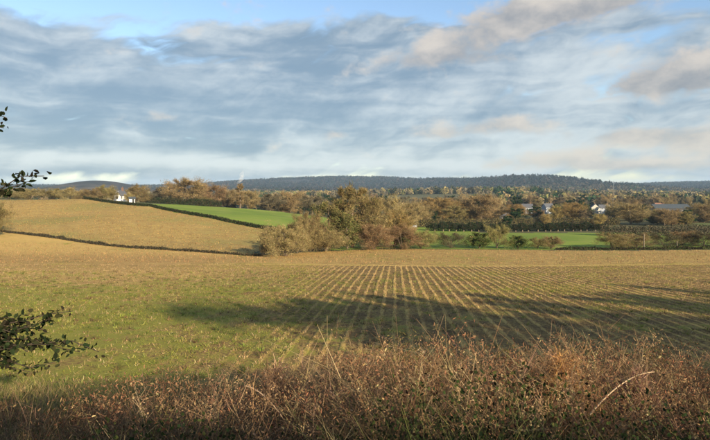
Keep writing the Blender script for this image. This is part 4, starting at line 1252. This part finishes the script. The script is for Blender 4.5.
# orange brown feathery bush
def feather_bush(px, top, d, wpx, pal, label, name='dead_bush', n=6600):
    x = (px - CX) / F * d; zt = (HZ - top) / F * d; g = ground(x, d); h = zt - g; w = wpx / F * d / 2
    o = empty(name, (x, d, g)); tag(o, label, 'bush')
    parts = []
    for s in range(34):
        a = rng.uniform(0, 6.28); sp = rng.uniform(0, 1) ** 0.6 * w * 0.85
        e = np.array([math.cos(a) * sp, math.sin(a) * sp, h * (0.92 - 0.25 * (sp / w) ** 2) * rng.uniform(0.85, 1.0)])
        t = np.linspace(0, 1, 5)[:, None]
        P = t * e * np.array([1, 1, 1]) * np.stack([t[:, 0] ** 0.6] * 2 + [t[:, 0] * 0 + 1], 1)
        v, q = tube(P, np.linspace(0.007, 0.002, 5), 3); parts.append((v, q, np.repeat(pick_cols(1, [(0.13, 0.07, 0.045)]), len(v), 0)))
    V, q, c = join(parts); obj('stems', make_mesh('stems', V, q, c), M['twig'], o)['kind'] = 'stuff'
    a = rng.uniform(0, 6.28, n); rr_ = rng.uniform(0, 1, n) ** 0.5 * w
    z = h * (1 - 0.35 * (rr_ / w) ** 2) * (1 - 0.55 * rng.uniform(0, 1, n) ** 1.8)
    z = z * (0.9 + 0.42 * vnoise(np.cos(a) * rr_ + x, np.sin(a) * rr_ + d, 61, 0.22, 3))
    p = np.stack([np.cos(a) * rr_, np.sin(a) * rr_, z - 0.05], 1)
    V, q, c = blades(p, rng.uniform(0.03, 0.12, n), rng.uniform(0.004, 0.011, n), lean_xy(n), rng.uniform(0.3, 2.2, n), pick_cols(n, pal), segs=1, tipw=0.4)
    obj('sprays', make_mesh('sprays', V, q, c), M['grass'], o)['kind'] = 'stuff'


feather_bush(572, 350, 4.9, 60, [(0.42, 0.20, 0.085), (0.34, 0.165, 0.075), (0.50, 0.27, 0.12), (0.26, 0.13, 0.07)], 'orange brown feathery dead bush in the right verge')
feather_bush(540, 352, 5.3, 44, [(0.32, 0.20, 0.10), (0.27, 0.16, 0.09), (0.38, 0.25, 0.13)], 'duller brown dead bush touching the orange brown one')
feather_bush(275, 362, 5.2, 44, [(0.30, 0.165, 0.11), (0.24, 0.13, 0.09), (0.36, 0.22, 0.15)], 'reddish dead bush in the verge left of the middle', n=3500)
feather_bush(640, 362, 5.0, 44, [(0.26, 0.15, 0.10), (0.20, 0.115, 0.08), (0.33, 0.21, 0.14)], 'brown dead bush near the right of the verge', n=3500)
feather_bush(430, 358, 5.3, 40, [(0.34, 0.22, 0.10), (0.27, 0.17, 0.085), (0.40, 0.28, 0.14)], 'tawny dead bush in the middle of the verge', n=3000)


# ------------------------------------------------------------------ dark leafy branches reaching in from the left
ho = empty('holly_bush', (-3.0, 3.1, ground(-3.0, 3.1))); tag(ho, 'dark leaved holly bush reaching in from the left edge', 'bush')
hb = np.array(ho.location)
stem = np.array([(-3.0, 3.1, -2.3), (-2.95, 3.05, -1.5), (-2.85, 3.0, -0.7), (-2.8, 2.95, 0.1), (-2.7, 2.95, 0.75)])
v, q = tube(stem - hb, [0.045, 0.038, 0.03, 0.02, 0.008], 7)
obj('stem', make_mesh('stem', v, q, smooth=True), M['dark_bark'], ho)
leafpos, bv, bq, nb = [], [], [], 0


def hbranch(root_z, tip, sag=0.0, dens=26, start=0.1, wig=0.03, r0=0.009):
    global nb
    st = np.array([np.interp(root_z, stem[:, 2], stem[:, i]) for i in range(3)])
    e = np.array(to_xyz(*tip)) if len(tip) == 3 and tip[1] > 20 else np.array(tip)
    t = np.linspace(0, 1, 9)[:, None]
    m_ = (st + e) / 2 + np.array([0, 0, sag])
    P = (1 - t) ** 2 * st + 2 * t * (1 - t) * m_ + t ** 2 * e
    P[1:-1] += rng.normal(0, wig, (7, 3)) * np.array([0.6, 0.6, 0.6])
    v, q = tube(P - hb, np.linspace(r0, 0.002, 9), 5); bv.append(v); bq.append(q + nb); nb += len(v)
    L = np.linalg.norm(e - st); n = int(L * dens * 1.7)
    tt = rng.uniform(start, 1.0, n)
    pp = np.stack([np.interp(tt, t[:, 0], P[:, i]) for i in range(3)], 1)
    leafpos.append(pp + rng.normal(0, 0.016, (n, 3)))
    return P


def cluster(tips, r0):
    for tp in tips: hbranch(*tp)


hbranch(-0.2, (44, 176, 2.7), -0.03, 60, 0.25)
hbranch(-0.2, (30, 181, 2.75), -0.04, 48, 0.3)
hbranch(0.35, (7, 118, 2.8), 0.02, 60, 0.4)
hbranch(0.30, (4, 128, 2.7), 0.02, 50, 0.4)
for tp, sg in (((73, 311, 2.8), -0.02), ((52, 318, 2.75), 0.02), ((36, 326, 2.8), 0.03), ((99, 352, 2.75), 0.04), ((80, 352, 2.85), 0.05), ((60, 345, 2.7), 0.05), ((40, 341, 2.9), 0.04), ((55, 362, 2.8), 0.0),
               ((28, 352, 2.7), 0.02), ((30, 372, 2.85), -0.02), ((18, 335, 2.75), 0.03), ((16, 362, 2.8), 0.0), ((45, 330, 2.9), 0.02), ((12, 348, 2.6), 0.0), ((22, 320, 2.9), 0.02)):
    hbranch(rng.uniform(-1.15, -0.75), tp, sg, 46, 0.30)
for j in range(16):                               # the part of the bush outside the picture
    a = rng.uniform(1.9, 4.5); z_ = rng.uniform(-1.3, 0.7)
    hbranch(z_ - 0.2, (-3.0 + math.cos(a) * 0.75, 3.05 + math.sin(a) * 0.75 * 0.8, z_ + 0.2), 0.05, 60, 0.2)
obj('branches', make_mesh('branches', np.concatenate(bv), np.concatenate(bq)), M['dark_bark'], ho)['kind'] = 'stuff'
lp = np.concatenate(leafpos) - hb; n = len(lp)
V, q, c = leaf_quads(lp, rng.uniform(0.020, 0.042, n), pick_cols(n, [(0.018, 0.030, 0.014), (0.026, 0.040, 0.018), (0.040, 0.046, 0.022), (0.030, 0.028, 0.018)]), None, 0.7, True)
obj('leaves', make_mesh('leaves', V, q, c), M['leaf'], ho)['kind'] = 'stuff'

# ------------------------------------------------------------------ behind the camera: what shades the verge and the near rows
hedge('roadside_hedge', [(-14, -5.6), (-4, -5.5), (3, -5.5), (7, -5.6), (14, -5.7)], [3.8, 3.9, 3.8, 3.35, 3.2], 1.4, 'unseen hedge behind the viewer raised to shade the foot of the verge', DRK + GRN[:1], 2200, (0.12, 0.24))  # unseen hedge, heights set so its shadow darkens the verge foot
hedge('roadside_hedge', [(17, -5.9), (24, -6.2), (34, -6.6), (48, -7), (66, -7.6)], [4.2, 4.8, 4.4, 4.2, 4.4], 2.0, 'tall overgrown hedge along the lane to the right behind the viewer', DRK + GRN[:1], 1500, (0.16, 0.32))
T['streak_caster'] = Tree(41, 9.6, 4.6, 0.90, 1, 3600, EVG, leaf=True, shape='dome', tw=0.8, upright=0.02)
T['lane_tree'] = Tree(42, 10.0, 4.6, 0.10, 1, 16000, GRN + EVG, leaf=True, shape='round', tw=1.3, dense=1.5)
po = T['streak_caster'].place(17.0, -8, 9.0, 8.6, 'unseen flat crowned tree added right behind the viewer to cast the shadow streak', rz=0.0)
po.scale.y *= 0.28                         # unseen added tree, crown flattened so its shadow falls as a thin streak
for j, (x, y, h, w, kd) in enumerate([(22, -8, 8.9, 5.6, 'lane_tree'), (27, -8.2, 9.2, 6.5, 'lane_tree'), (34, -8.5, 9.6, 8.0, 'gry_tree'), (42, -9, 10.4, 9.0, 'olv_tree'), (51, -9, 11.2, 9.5, 'gry_tree'),
                                       (61, -9.5, 12, 10, 'olv_tree'), (72, -10, 12, 10, 'lane_tree')]):
    T[kd].place(x, y, h, w, '%s tree from the flat crowned tree along the lane behind the viewer' % ORD[j], group='lane trees', rz=j * 1.3)

# ------------------------------------------------------------------ haze
m = MB(); m.box(-9000, 9000, -9000, 9000, -45, 120)
mh_, n, out = base_mat('haze')
pv = n.n('ShaderNodeVolumePrincipled')
pv.inputs['Color'].default_value = (0.50, 0.72, 1.0, 1)
pv.inputs['Density'].default_value = 0.000085
pv.inputs['Anisotropy'].default_value = 0.0
n.t.links.new(pv.outputs[0], out.inputs['Volume'])
hz = m.build('haze', mh_)
tag(hz, 'thin blue haze lying over the far hills', 'haze', kind='stuff')
